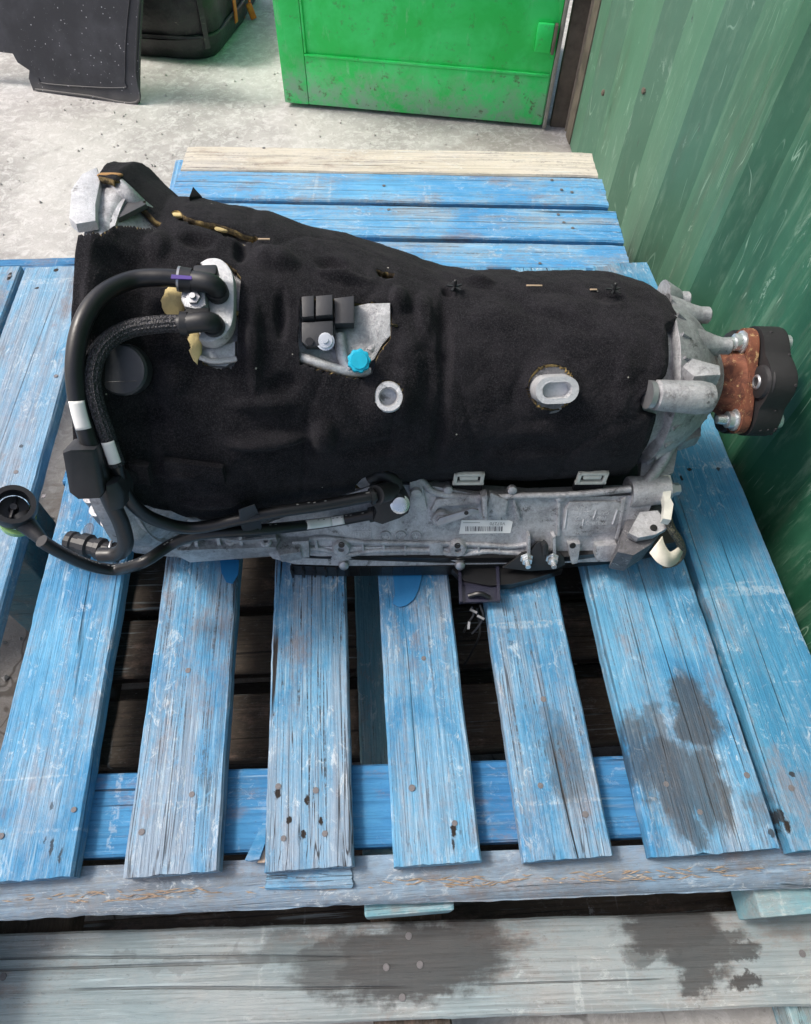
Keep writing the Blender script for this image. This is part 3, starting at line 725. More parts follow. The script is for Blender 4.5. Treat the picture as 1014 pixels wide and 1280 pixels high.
# felt outline in shell coordinates
lowp = sorted((sp_(*q) for q in [(95, 598), (115, 606), (160, 622), (230, 634), (300, 640), (345, 638), (400, 622), (440, 606), (462, 600), (500, 602), (545, 606), (600, 612), (655, 617), (700, 614), (745, 612), (792, 611)]), key=lambda t: t[0])
lowp = [(a, b-7*sm((a-.40)/.06)*(1-sm((a-.66)/.05))) for a, b in lowp]
def phimin(s_): return interp(lowp, s_)
rightp = sorted(((sp_(*q)[1], sp_(*q)[0]) for q in [(793, 611), (808, 570), (824, 530), (825, 522), (808, 517), (806, 500), (822, 486), (838, 468), (841, 440), (839, 410)]), key=lambda t: t[0])
rightp += [(90, S_END+.004), (110, S_END), (200, S_END)]
leftp = sorted(((sp_(*q)[1], sp_(*q)[0]) for q in [(97, 598), (90, 520), (88, 450), (92, 360), (98, 293)]), key=lambda t: t[0])
leftp += [(leftp[-1][0]+8, leftp[-1][1]), (150, tang(138, 203)[0]+.004), (200, tang(138, 203)[0])]

# raised and sunk places: (px, py, along, across, rise, twist)
feat = [(688, 487, .052, .050, .013), (485, 500, .050, .055, .012), (338, 550, .070, .016, .017), (405, 545, .024, .034, .012),
        (512, 470, .030, .10, .009), (531, 395, .020, .055, .008), (556, 430, .016, .10, -.008), (550, 540, .018, .09, -.006),
        (232, 590, .055, .016, .011), (170, 588, .018, .022, .012), (270, 625, .07, .012, .008), (120, 400, .02, .09, .008),
        (150, 330, .03, .03, -.006), (196, 306, .022, .04, .009), (245, 300, .03, .02, -.009), (345, 320, .04, .03, .010), (300, 310, .012, .03, -.009),
        (352, 390, .012, .05, -.008), (318, 430, .014, .08, .009), (430, 345, .05, .014, .007), (415, 330, .03, .02, -.007), (500, 375, .02, .03, .010),
        (470, 560, .06, .02, -.006), (620, 400, .06, .05, .004), (700, 380, .08, .03, .003), (660, 560, .10, .03, -.004), (780, 480, .02, .08, .004),
        (355, 480, .03, .02, -.006), (330, 505, .06, .014, .007), (180, 520, .05, .03, -.006), (215, 470, .03, .03, .006), (600, 350, .03, .015, .006), (560, 365, .012, .012, -.008), (760, 370, .03, .02, -.005)]
FE = []
for (x, y, a, b, h) in feat:
    P = hit(x, y); s_, ph, r = param(P); FE.append((s_, ph, a*.5, b*.5, h, r))
def disp(s_, ph):
    d = 0
    for (a, p, ra, rb, h, r) in FE:
        u = (s_-a)/ra; v = R_(ph-p)*r/rb; q = u*u+v*v
        if q < 2.2: d += h*(1-sm((math.sqrt(q)-.35)/1.05))
    y = R_(ph)*.18
    d += noise.noise(Vector((s_*9, y*9, 1)))*.0035+noise.noise(Vector((s_*24, y*24, 4)))*.0024+noise.noise(Vector((s_*60, y*60, 9)))*.0009
    f = abs(noise.noise(Vector((s_*9+y*4, y*5-s_*5, 12)))); d -= .0016*math.exp(-(f/.05)**2)+.0006*noise.noise(Vector((s_*140, y*140, 2)))
    return d
holes_px = [
    # bell window between the two felt flaps
    [(60, 150), (110, 214), (132, 218), (143, 223), (155, 226), (166, 240), (178, 255), (190, 268), (203, 277), (196, 281), (183, 283), (160, 279), (143, 280), (135, 286), (127, 292), (112, 291), (98, 294), (60, 300)],
    # slit with foam showing
    [(212, 264), (222, 262), (232, 271), (252, 277), (270, 280), (285, 285), (305, 291), (325, 294), (318, 299), (300, 298), (280, 294), (262, 286), (240, 279), (224, 275)],
    # opening round the cooler plate
    [(236, 345), (246, 332), (262, 325), (280, 326), (292, 334), (301, 345), (299, 380), (297, 425), (297, 450), (288, 459), (270, 461), (256, 456), (246, 444), (234, 425), (231, 414), (214, 398), (206, 386), (208, 366), (222, 362), (232, 366)],
    # big opening with sensor
    [(376, 374), (378, 371), (430, 377), (478, 380), (489, 384), (490, 400), (488, 425), (478, 436), (470, 452), (466, 466), (455, 473), (434, 471), (400, 462), (375, 453), (373, 420)],
    [(470, 336), (478, 338), (494, 342), (491, 349), (483, 349), (472, 343)],
]
def circ(x, y, rx, ry, n_=28): return [(x+rx*math.cos(2*math.pi*k/n_), y+ry*math.sin(2*math.pi*k/n_)) for k in range(n_)]
holes_px += [circ(485, 493, 17, 18), circ(688, 484, 29, 28), [(444, 608), (452, 598), (470, 592), (486, 590), (498, 596), (504, 608), (500, 625), (444, 625)]]
HP = [[sp_(*q) for q in h] for h in holes_px]
PR = 350.0
HPm = [[(s_, ph/PR) for s_, ph in h] for h in HP]       # near-metric plane for tests
def inside(x, y, P):
    c = False; j = len(P)-1
    for i in range(len(P)):
        xi, yi = P[i]; xj, yj = P[j]
        if (yi > y) != (yj > y) and x < (xj-xi)*(y-yi)/(yj-yi)+xi: c = not c
        j = i
    return c
def snap(x, y, P):
    best = (9, x, y); j = len(P)-1
    for i in range(len(P)):
        ax_, ay = P[j]; bx_, by = P[i]; dx_, dy = bx_-ax_, by-ay; L = dx_*dx_+dy*dy
        t = max(0, min(1, ((x-ax_)*dx_+(y-ay)*dy)/L)) if L else 0
        qx, qy = ax_+dx_*t, ay+dy*t; d = math.hypot(qx-x, qy-y)
        if d < best[0]: best = (d, qx, qy)
        j = i
    return best
HB = [(min(p[0] for p in h)-.01, max(p[0] for p in h)+.01, min(p[1] for p in h)-.01, max(p[1] for p in h)+.01) for h in HPm]
NA, NB = 330, 200
P2 = []; ins = []
for j in range(NB+1):
    pl_ = lerp(-30, 200, j/NB)
    for i in range(NA+1):
        a_ = i/NA; pl2 = pl_
        s0 = interp(rightp, pl2); s1 = interp(leftp, pl2); s_ = lerp(s0, s1, a_)
        pm = phimin(s_); ph = lerp(pm, 200, j/NB)
        s0 = interp(rightp, ph); s1 = interp(leftp, ph); s_ = lerp(s0, s1, a_)
        x, y = s_, ph/PR; k_in = 0
        cell = .0026
        for h, (bx0, bx1, by0, by1) in zip(HPm, HB):
            if bx0 < x < bx1 and by0 < y < by1:
                d, qx, qy = snap(x, y, h)
                if d < cell*.5: x, y = qx, qy; k_in = 2; break
                if inside(x, y, h): k_in = 1; break
        P2.append((x, y*PR)); ins.append(k_in)
vs = []
for s_, ph in P2:
    r = R0(s_)+disp(s_, ph)
    e = min(1, (s_-interp(rightp, ph))/.012) if True else 1
    r -= .010*(1-sm(e)); vs.append(cyl(s_, ph, r))
fs = []
for j in range(NB):
    for i in range(NA):
        q = (j*(NA+1)+i, j*(NA+1)+i+1, (j+1)*(NA+1)+i+1, (j+1)*(NA+1)+i)
        if any(ins[k] == 1 for k in q): continue
        if all(ins[k] == 2 for k in q):
            cx_ = sum(P2[k][0] for k in q)/4; cy_ = sum(P2[k][1] for k in q)/4/PR
            if any(inside(cx_, cy_, h) for h in HPm): continue
        fs.append(q)
# drop loose verts
used = sorted({k for f in fs for k in f}); mp = {k: i for i, k in enumerate(used)}
vs = [vs[k] for k in used]; fs = [tuple(mp[k] for k in f) for f in fs]
s = M_('black felt', .95, 0, .15); v = s.obj()
fz = s.noise(v, 620, 5, .85); mid = s.noise(v, 26, 5, .65, .6)
col = s.mix(s.ramp(mid, .36, .66), (.0055, .0055, .0075), (.014, .0135, .0165))
col = s.mix(s.math('MULTIPLY', s.ramp(fz, .46, .64), .7), col, (.042, .040, .045))
dl = s.math('MULTIPLY', s.ramp(s.noise(v, 90, 7, .8, 1), .58, .72), s.ramp(s.noise(v, 6, 3), .46, .64))
col = s.mix(s.math('MULTIPLY', dl, .30), col, (.10, .09, .085))
vd = s.voro(v, 60); vc = s.n('SeparateColor'); s.put(vc.inputs[0], s.voro(v, 60, out=1))
col = s.mix(s.math('MULTIPLY', s.ramp(vd, .075, .05), s.ramp(vc.outputs[0], .88, .89)), col, (.4, .38, .34))
m_felt = s.fin(col, .95, s.bump(s.math('ADD', s.math('MULTIPLY', fz, .9), s.math('MULTIPLY', mid, .8)), .0022, .7))
s.b.inputs['Sheen Weight'].default_value = .03; s.b.inputs['Sheen Roughness'].default_value = .4
s = M_('yellow brown foam', .95); v = s.obj()
m_foam = s.fin(s.mix(s.ramp(s.noise(v, 60, 5, .7), .38, .62), (.035, .024, .012), (.26, .185, .07)), .95, s.bump(s.noise(v, 300, 4), .002))
felt = raw('felt_cover', vs, fs, [m_felt, m_foam], gb, True)
# make sure the sheet faces out, then give it its thickness inwards
if felt.data.polygons[len(fs)//2].normal.dot(nrm_at(felt.data.polygons[len(fs)//2].center+wloc(gb))) < 0: felt.data.flip_normals()
md = felt.modifiers.new('thickness', 'SOLIDIFY'); md.thickness = .0065; md.offset = -1; md.material_offset_rim = 1; md.material_offset = 1

m_alu = metal_cast('cast aluminium', (.56, .57, .59), (.26, .26, .275), .40, 1.6, metal=.6)
m_aluw = metal_cast('pale cast aluminium', (.62, .63, .65), (.40, .41, .43), .42, metal=.45)
m_alud = metal_cast('dull dark cast aluminium', (.20, .20, .215), (.10, .10, .11), .55, metal=.5)
m_zinc = plain('zinc plated steel', (.72, .76, .78), .28, .75, .0001)
m_zincd = plain('grey steel', (.42, .43, .45), .4, .8, .0001)
m_rub = plain('black rubber', (.012, .0125, .014), .38, 0, .0002, 260, .3)
m_rubm = plain('matte black plastic', (.016, .017, .019), .48, 0, .0002, 200, .3)
m_rubg = plain('grey black plastic', (.028, .030, .035), .42, 0, .0002, 200, .3)
m_rdisc = plain('worn rubber', (.022, .021, .023), .6, 0, .0006, 120, .5)
m_white = plain('off white plastic', (.62, .62, .56), .5, 0, .0001)
m_label = plain('white paper label', (.78, .78, .76), .55, 0, .0001, 300, .1)
m_ink = plain('grey ink', (.16, .16, .17), .7)
m_inkl = plain('pale printed ink', (.26, .26, .25), .6)
m_black = plain('black pan coating', (.010, .010, .011), .3, 0, .0003, 120, .3)
s = M_('rust', .8, .1); v = s.obj(); q = s.noise(v, 55, 7, .75, .5)
m_rusty = s.fin(s.mix(s.ramp(s.noise(v, 130, 6, .8, .6), .56, .64), s.mix(s.ramp(q, .36, .62), (.085, .028, .018), (.22, .078, .042)), (.50, .33, .16)), .8, s.bump(q, .0012, .9))

# aluminium case under the felt
def Rc(s_): return R0(s_)-.016
vs = []; fs = []; na, nb = 200, 110
sA, sB = .060, interp(leftp, 60)+.004
sW = leftp[-3][1]+.012
for i in range(na+1):
    for j in range(nb+1):
        ph = lerp(-75, 215, j/nb)
        sB = lerp(interp(leftp, ph)+.003, sW, sm((ph-leftp[-3][0]+4)/8)) if ph < 150 else sW
        s_ = lerp(sA, sB, i/na)
        if s_ < S_END: r = lerp(.060, Rc(S_END), sm((s_-.045)/(S_END-.045)))
        else: r = Rc(s_)
        a = noise.noise(Vector((s_*16, ph*.05, 2)))*.005+noise.noise(Vector((s_*40, ph*.14, 6)))*.0025
        if s_ > .5: a += .004*abs(math.sin(R_(ph*6)))
        q = cyl(s_, ph, r+a*(.4+.6*(s_ > S_END))); q.z = max(q.z, .004); vs.append(q)
for i in range(na):
    for j in range(nb): fs.append((i*(nb+1)+j, (i+1)*(nb+1)+j, (i+1)*(nb+1)+j+1, i*(nb+1)+j+1))
case = raw('gear_case', vs, fs, m_alu, gb, True)
# bell housing at the left end: rim, webs, window casting
g = G()
rb = Rc(.70)
def ring_part(g, s0, s1, r0f, r1, ph0, ph1, n_=60):
    """solid band round the axis between radii"""
    vs = []; fs = []
    for k in range(n_+1):
        ph = lerp(ph0, ph1, k/n_)
        for q in (cyl(s0, ph, r0f), cyl(s1, ph, r0f), cyl(s1, ph, r1), cyl(s0, ph, r1)):
            q.z = max(q.z, .004); vs.append(q)
    for k in range(n_):
        for e in range(4): fs.append((k*4+e, k*4+(e+1) % 4, k*4+4+(e+1) % 4, k*4+4+e))
    fs += [(0, 1, 2, 3), (n_*4, n_*4+3, n_*4+2, n_*4+1)]
    g.add(vs, fs)
ring_part(g, .690, .705, rb-.003, rb-.04, -75, 215, 90)
g.out('bell_housing', m_alu, gb)
# web casting seen in the window
def hp(px, py, o=0.0): return hit(px, py, o)
def smooth_px(pts):
    q = spline([(x, y, 0) for x, y in pts]+[(*pts[0], 0)], 4); return [(p.x, p.y) for p in q[:-1]]
def patch(g, pts, off, d, bev=0.0, inner=False):
    """raised pad following the shell: outline in picture terms, set on the surface"""
    P = [hit(x, y, off) for x, y in pts]; c = sum(P, Vector())/len(P); nn = nrm_at(c)
    P = [p-nn*(p-c).dot(nn) for p in P]; g.prism([p-nn*.0 for p in P], nn, d, bev); return nn, c
g = G(); g.tube([hp(134, 221, -.010), hp(155, 239, -.010), hp(178, 261, -.012), hp(206, 282, -.016)], .0085, 10, 8)
g.out('housing_web', m_alu, gb)
g = G(); patch(g, [(91, 243), (106, 229), (126, 225), (129, 233), (125, 246), (122, 262), (124, 288), (100, 295), (90, 284)], -.014, .009, .003)
g.out('bell_flange', m_aluw, gb)
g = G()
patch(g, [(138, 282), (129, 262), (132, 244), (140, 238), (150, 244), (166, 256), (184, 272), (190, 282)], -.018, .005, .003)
g.out('recess_shade_pad', plain('shaded casting', (.10, .10, .105), .55, .4, .0008, 60), gb)  # dark pad, the shade of the recess put into its colour
# foam chunks in the slits
def lump(name, px, py, rx, ry, off, mat, seed, lab=None):
    P = hit(px, py, off); nn = nrm_at(P); x, y, z = frame(nn); vs = []; fs = []; a, b = 14, 8
    for j in range(b+1):
        th = math.pi*j/b
        for i in range(a):
            q = 2*math.pi*i/a; e = Vector((math.cos(q)*math.sin(th)*rx, math.sin(q)*math.sin(th)*ry, math.cos(th)*min(rx, ry)*.6))
            e *= 1+.35*noise.noise(e*160+Vector((seed, 0, 0))); vs.append(P+x*e.x+y*e.y+z*e.z)
    for j in range(b):
        for i in range(a): fs.append((j*a+i, j*a+(i+1) % a, (j+1)*a+(i+1) % a, (j+1)*a+i))
    return raw(name, vs, fs, mat, gb, True, None, lab)
m_foamy = plain('yellow foam', (.62, .50, .24), .95, 0, .0015, 160, .4)
for k, (x, y, rx, ry) in enumerate([(217, 378, .012, .017), (243, 432, .007, .016), (281, 286, .011, .005), (222, 269, .008, .004), (138, 219, .012, .004), (547, 357, .003, .003)]):
    lump('foam_lining', x, y, rx, ry, -.004, m_foamy if k != 4 else plain('brown foam', (.35, .2, .08), .95), k*7.0)

# cooler plate with two ports
g = G(); nn, c = patch(g, smooth_px([(254, 337), (266, 333), (280, 335), (291, 345), (296, 360), (296, 400), (292, 419), (282, 431), (268, 436), (253, 431), (257, 418), (266, 400), (263, 385), (265, 370), (263, 352)]), -.004, .015, .0025)
g.out('cooler_plate', m_aluw, gb)
g = G(); patch(g, [(232, 366), (238, 360), (252, 360), (262, 370), (263, 392), (254, 398), (236, 393), (231, 383)], .0, .017, .003)
g.out('clamp_plate', m_aluw, gb)
def stud(px, py, off, r, h, mat=m_zinc, name='bolt', par=None, ax=None, hexa=True):
    P = hit(px, py, off); n_ = ax or nrm_at(P)
    g = G().rev([(0, r*1.25), (h*.25, r*1.25), (h*.3, r), (h, r*.95), (h*1.02, r*.6)], P, n_, 6 if hexa else 18)
    g.rev([(h*.9, r*.45), (h*1.7, r*.42)], P, n_, 10)
    return g.out(name, mat, par or gb)
stud(243, 374, .016, .0065, .005, m_zincd, ax=None)
g = G(); patch(g, [(248, 440), (262, 436), (297, 428), (297, 452), (285, 460), (262, 459)], -.014, .008, .003)
g.tube([hp(250, 447, -.004), hp(268, 452, -.004), hp(296, 449, -.004)], .003, 8); g.out('housing_web', m_alu, gb)

# hoses ------------------------------------------------------------
def elbow(px0, py0, px1, py1, r, off0, off1):
    g = G(); a = hit(px0, py0, off0); b = hit(px1, py1, off1)
    g.rev([(-.004, r*1.0), (.004, r*1.15), (.012, r*1.15)], a-nrm_at(a)*.02, nrm_at(a), 20)
    g.tube([a-nrm_at(a)*.014, a-nrm_at(a)*.003, a.lerp(b, .25)+nrm_at(a)*.002, b], r, 16, 8); return g
elbow(268, 356, 232, 350, .0092, .026, .022).out('hose_elbow', m_rubm, gb)
elbow(263, 402, 225, 406, .0092, .026, .022).out('hose_elbow', m_rubm, gb)
g = G()
for (x, y) in ((258, 344), (248, 398)):
    P = hit(x, y, .020); G().box(P, .022, .014, .014, bev=.003).out('elbow_lock', m_rubm, gb)
h1 = [hit(240, 351, .022), hit(205, 347, .022), hit(165, 350, .022), hit(128, 368, .022), hit(104, 402, .022), hit(94, 450, .022), hit(97, 500, .022), hit(109, 545, .022), hit(122, 585, .022)]
def zpt(px, py, z): return at(px, py, z)
def near(px, py, z, off=.016):
    P = at(px, py, z); Q = hit(px, py, off)
    s_, r, T_ = tang(px, py)
    return Q if (r < R0(s_)+off and (Q-EYE).length < (P-EYE).length) else P
h1 += [near(138, 625, .115), near(152, 655, .085), near(157, 680, .065), near(147, 692, .06), near(125, 694, .058)]
G().tube(h1, .0080, 16, 10).out('hose', m_rub, gb, label='smooth hose curving down to the black connector')
h2 = [hit(235, 405, .022), hit(205, 405, .022), hit(160, 412, .022), hit(128, 433, .022), hit(115, 465, .022), hit(118, 500, .024), hit(133, 545, .026), hit(145, 580, .024)]
s = M_('braided sleeve', .5); v = s.obj()
wv = s.n('TexVoronoi'); s.put(wv.inputs['Vector'], v); wv.inputs['Scale'].default_value = 620
m_braid = s.fin(s.mix(s.ramp(wv.outputs[0], .2, .6), (.055, .052, .062), (.008, .008, .01)), .5, s.bump(wv.outputs[0], .001, .8))
G().tube(h2, .0080, 28, 10, ridge=-.10).out('braided_hose', m_braid, gb, label='hose in a ribbed braided sleeve')
h3 = [hit(145, 580, .020), near(152, 606, .125), near(168, 632, .11), near(195, 650, .10), near(240, 660, .095), near(300, 649, .10), near(345, 640, .105), near(400, 632, .115), near(455, 622, .12), near(470, 619, .12)]
G().tube(h3, .0068, 16, 8).out('hose', m_rub, gb, label='upper of the two hoses along the oil pan')
h4 = [near(52, 676, .066), near(75, 690, .062), near(110, 706, .060), near(145, 712, .060), near(180, 702, .066), near(215, 680, .075), near(250, 668, .082), near(300, 664, .09), near(350, 660, .095), near(410, 653, .10), near(455, 645, .105), near(475, 641, .11)]
G().tube(h4, .0066, 16, 8).out('hose', m_rub, gb, label='lower hose ending in the green ringed quick connector')
# sleeves and clamps
def sleeve(P, a, b, r, mat, name, lab=None):
    Q = spline(P, 12); k0 = int(a*(len(Q)-1)); k1 = max(k0+1, int(b*(len(Q)-1)))
    return G().tube(Q[k0:k1+1], lambda t: r, 18, 2).out(name, mat, gb, label=lab)
sleeve(h1[:3], .0, .22, .0112, m_rubm, 'hose_sleeve')
sleeve(h2[:3], .0, .20, .0112, m_rubm, 'hose_sleeve')
m_purple = plain('purple marking', (.09, .05, .28), .5)
sleeve(h1[:3], .22, .235, .0114, m_zincd, 'clamp_ring')
g = G(); g.prism([hit(x, y, .0325) for x, y in ((215, 344), (240, 346), (240, 350), (214, 349))], nrm_at(hit(228, 346)), .0012); g.out('paint_mark', m_purple, gb)
for (P, r) in ((h3, .0096), (h4, .0094)):
    sleeve(P, .935, .975, r, m_rubm, 'clamp_ring')
# ring connector at the far left
cc = zpt(17, 633, .100); nv = (EYE-cc).normalized()*.75+Vector((.15, .1, .4)); nv.normalize()
G().rev([(-.016, .0245), (-.008, .026), (.004, .026), (.010, .0245), (.010, .0185), (-.014, .0185), (-.016, .0205)], cc, nv, 32, cap=False).out('quick_connector', m_rubm, gb, label='round open quick connector at the hose end')
G().rev([(-.014, .0150), (-.014, .0205), (.002, .0212), (.002, .0150)], zpt(22, 648, .078), nv, 32, cap=False).out('connector_ring', plain('pale green plastic', (.30, .52, .20), .45), gb, label='pale green ring of the quick connector')
g = G().tube([zpt(26, 648, .082), zpt(38, 660, .078), zpt(54, 676, .072)], lambda t: lerp(.0145, .0072, t), 16, 6); g.out('connector_neck', m_rubm, gb)
G().rev([(-.02, .018), (-.012, .017), (-.012, .006), (.0, .004)], cc, nv, 20).box(cc-nv*.004, .004, .032, .004, bev=.001).out('connector_core', m_rubg, gb)
# knurled coupling behind the hose
a = zpt(150, 692, .055); b = zpt(84, 676, .052); dd = (b-a).normalized()
g = G(); g.rev([(0, .010), (.006, .013), (.010, .013), (.012, .0105), (.022, .0105), (.024, .0145), (.030, .0145), (.032, .012), (.040, .012), (.042, .0155), (.052, .0155), (.054, .0125), (.062, .0125), (.064, .0145), (.072, .0135)], a, dd, 14)
g.box(a+dd*.062+Vector((0, -.004, -.010)), .03, .03, .016, bev=.003); g.out('hose_coupling', m_rubm, gb, smooth=False)
g = G(); P = [a+dd*.008+Vector((0, math.cos(t)*.0155, math.sin(t)*.0155)) for t in [x*.4 for x in range(17)]]; g.tube(P, .0016, 6, 2); g.out('retaining_clip', m_zincd, gb)
# hose holder block
A_ = hit(120, 574, .040); nn = nrm_at(A_)
pts = [(93, 549), (104, 546), (133, 545), (136, 555), (143, 598), (138, 606), (112, 607), (101, 598)]
G().prism([hit(x, y, .012) for x, y in pts], nn, .030, .004).out('hose_holder', m_rubg, gb)
G().prism([hit(x, y, .012) for x, y in [(144, 590), (158, 586), (167, 600), (167, 618), (150, 622)]], nn, .030, .004).out('hose_holder', m_rubg, gb)
P = [near(x, y, .1, .010) for x, y in ((298, 637), (318, 630), (323, 642), (328, 662), (326, 670), (306, 673), (300, 655))]
G().prism(P, (EYE-P[0]).normalized(), .026, .004).out('hose_holder', m_rubg, gb)
# white paper tags on the hoses
def tag(P, a, b, r, mat=m_label, ph0=0, ph1=140, name='hose_tag'):
    Q = spline(P, 12); k0 = int(a*(len(Q)-1)); k1 = max(k0+1, int(b*(len(Q)-1))); Q = Q[k0:k1+1]; vs = []; fs = []; n_ = 8
    for i, p in enumerate(Q):
        t = (Q[min(i+1, len(Q)-1)]-Q[max(i-1, 0)]).normalized(); e = (EYE-p); e = (e-t*e.dot(t)).normalized(); g_ = t.cross(e)
        for k in range(n_+1):
            q = R_(lerp(ph0, ph1, k/n_)); vs.append(p+(e*math.cos(q)+g_*math.sin(q))*r)
    for i in range(len(Q)-1):
        for k in range(n_): fs.append((i*(n_+1)+k, i*(n_+1)+k+1, (i+1)*(n_+1)+k+1, (i+1)*(n_+1)+k))
    o = raw(name, vs, fs, mat, gb, True); m2 = o.modifiers.new('t', 'SOLIDIFY'); m2.thickness = .0004; return o
k = 12*(len(h1)-1)
tag(h1, 6.0/13, 6.75/13, .0083, ph0=-40, ph1=62)
tag(h2, 6.15/7, 6.9/7, .0086, ph0=-35, ph1=45)
tag(h4, 9.35/12, 9.95/12, .0069, ph0=-60, ph1=50); tag(h4, 9.98/12, 10.3/12, .0069, ph0=-60, ph1=50)
# printed dashes on the hoses
g = G()
for (P, r, a0, a1) in ((h4, .0067, .70, .93), (h3, .0069, .72, .92), (h4, .0067, .14, .5)):
    Q = spline(P, 8); L = len(Q); i = int(a0*L)
    while i < int(a1*L):
        p = Q[i]; t = (Q[i+1]-Q[i-1]).normalized(); e = (EYE-p)+Vector((0, .5, 0)); e = (e-t*e.dot(t)).normalized(); f_ = t.cross(e)
        if rnd.random() < .55: g.box(p+(e+f_*rnd.uniform(-.1, .1)).normalized()*(r+.0001), .0025, .0012, .0003, Matrix((t, f_, e)).transposed())
        i += 1
g.out('hose_print', m_inkl, gb, smooth=False)['kind'] = 'stuff'
# grey plug at the left and dark plastic tabs
P = hit(156, 462, .0); nn = nrm_at(P)
G().rev([(-.006, .0235), (.010, .0235), (.0125, .0215), (.0130, .012), (.0125, .003)], P, nn, 28).box(P-EU*.006+EF*0+nn*.004, .034, .03, .012, bev=.004).out('plug_cap', plain('smoky grey plastic', (.032, .035, .039), .4), gb)
g = G(); patch(g, [(160, 576), (190, 572), (194, 596), (166, 602)], .004, .010, .003); patch(g, [(205, 572), (280, 578), (284, 596), (208, 600)], .002, .008, .003)
g.out('felt_pocket', m_felt, gb)

# sensor in the large opening -------------------------------------
g = G(); patch(g, [(420, 388), (460, 384), (487, 386), (488, 424), (478, 434), (468, 452), (440, 470), (402, 462), (378, 452), (378, 440), (402, 440), (420, 430)], -.013, .005, .002)
g.tube([hp(376, 447, -.008), hp(400, 455, -.006), hp(432, 464, -.006), hp(462, 466, -.008)], .0055, 10)
g.tube([hp(424, 418, -.008), hp(428, 445, -.006), hp(436, 462, -.006)], .006, 10)
g.tube([hp(478, 384, -.012), hp(482, 410, -.009), hp(462, 440, -.008)], .005, 10)
g.out('housing_web', m_alu, gb)
g = G()
for pts, o, d in (([(378, 378), (394, 378), (394, 404), (379, 404)], -.004, .014), ([(396, 379), (417, 379), (417, 404), (396, 404)], -.004, .017), ([(418, 378), (443, 378), (443, 412), (419, 410)], -.004, .012), ([(378, 406), (417, 406), (418, 430), (410, 438), (384, 436), (378, 430)], -.006, .012)):
    patch(g, pts, o, d, .002)
g.out('position_sensor', m_rubg, gb)
stud(407, 427, .006, .0072, .004, m_zinc, hexa=False)
P = hit(387, 427, .0062); G().rev([(0, .004), (.0006, .004)], P, nrm_at(P), 14).out('screw_hole', m_black, gb)
# turquoise knurled cap
P = hit(449, 452, .004); nn = nrm_at(P); x, y, z = frame(nn); g = G(); pts = []
for k in range(48):
    a = 2*math.pi*k/48; r = .0112+.0007*math.cos(a*9); pts.append(P+x*math.cos(a)*r+y*math.sin(a)*r)
g.prism(pts, nn, .012, .002); g.rev([(.011, .0088), (.0135, .0083), (.0135, .004)], P, nn, 20); g.out('breather_cap', plain('turquoise plastic', (.0, .40, .58), .45), gb, label='turquoise knurled cap')
# small round boss
P = hit(485, 496, -.006); nn = (nrm_at(P)+Vector((0, .0, .25))).normalized()
G().rev([(-.012, .0165), (.018, .0158), (.0205, .0142), (.0205, .0100), (.012, .0085), (.006, .0080)], P, nn, 32).out('round_boss', m_aluw, gb)
# large oval boss
P = hit(688, 486, -.008); nn = (nrm_at(P)).normalized(); x, y, z = frame(nn)
g = G().rev([(-.004, .0265), (.006, .0260), (.008, .024)], P, nn, 36); g.out('boss_seat', m_alud, gb)
def stadium(P, x, y, w_, h_, n_=12):
    o = []
    for k in range(n_+1): a = -math.pi/2+math.pi*k/n_; o.append(P+x*(w_+math.cos(a)*h_)+y*math.sin(a)*h_)
    for k in range(n_+1): a = math.pi/2+math.pi*k/n_; o.append(P+x*(-w_+math.cos(a)*h_)+y*math.sin(a)*h_)
    return o
P = P+nn*.008-y*(-.0015)
o1 = stadium(P, x, y, .0095, .0150); o2 = stadium(P+nn*.020, x, y, .0090, .0140); o3 = stadium(P+nn*.020, x, y, .0075, .0085); o4 = stadium(P+nn*.008, x, y, .0068, .0075)
vs = o1+o2+o3+o4; L = len(o1); fs = []
for r_ in range(3):
    for k in range(L): fs.append((r_*L+k, r_*L+(k+1) % L, (r_+1)*L+(k+1) % L, (r_+1)*L+k))
fs.append(tuple(3*L+k for k in range(L)))
raw('oval_boss', vs, fs, m_aluw, gb, True, R_(40))
# white clips on the felt edge
for (px, py) in ((586, 598), (740, 597)):
    P = hit(px, py, .004); nn = (nrm_at(P)+Vector((0, 0, .35))).normalized(); x, y, z = frame(nn); ro = Matrix((x, y, z)).transposed(); g = G()
    sg = 1 if y.z > 0 else -1
    g.box(P+y*.0085*sg, .036, .0045, .005, ro, .001); g.box(P-y*.0085*sg, .038, .0045, .005, ro, .001)
    g.box(P-x*.016, .0045, .0215, .005, ro, .001); g.box(P+x*.016, .0045, .0215, .005, ro, .001)
    g.box(P+y*.002*sg-nn*.0005, .022, .0065, .006, ro, .0015)
    fc = g.out('felt_clip', m_white, gb)
    g = G().box(P-nn*.003, .030, .017, .002, ro); g.out('clip_slot', m_black, gb)
    g = G().box(P-y*.018*sg-nn*.003, .038, .016, .007, ro, .003); g.out('felt_tab', m_felt, gb)
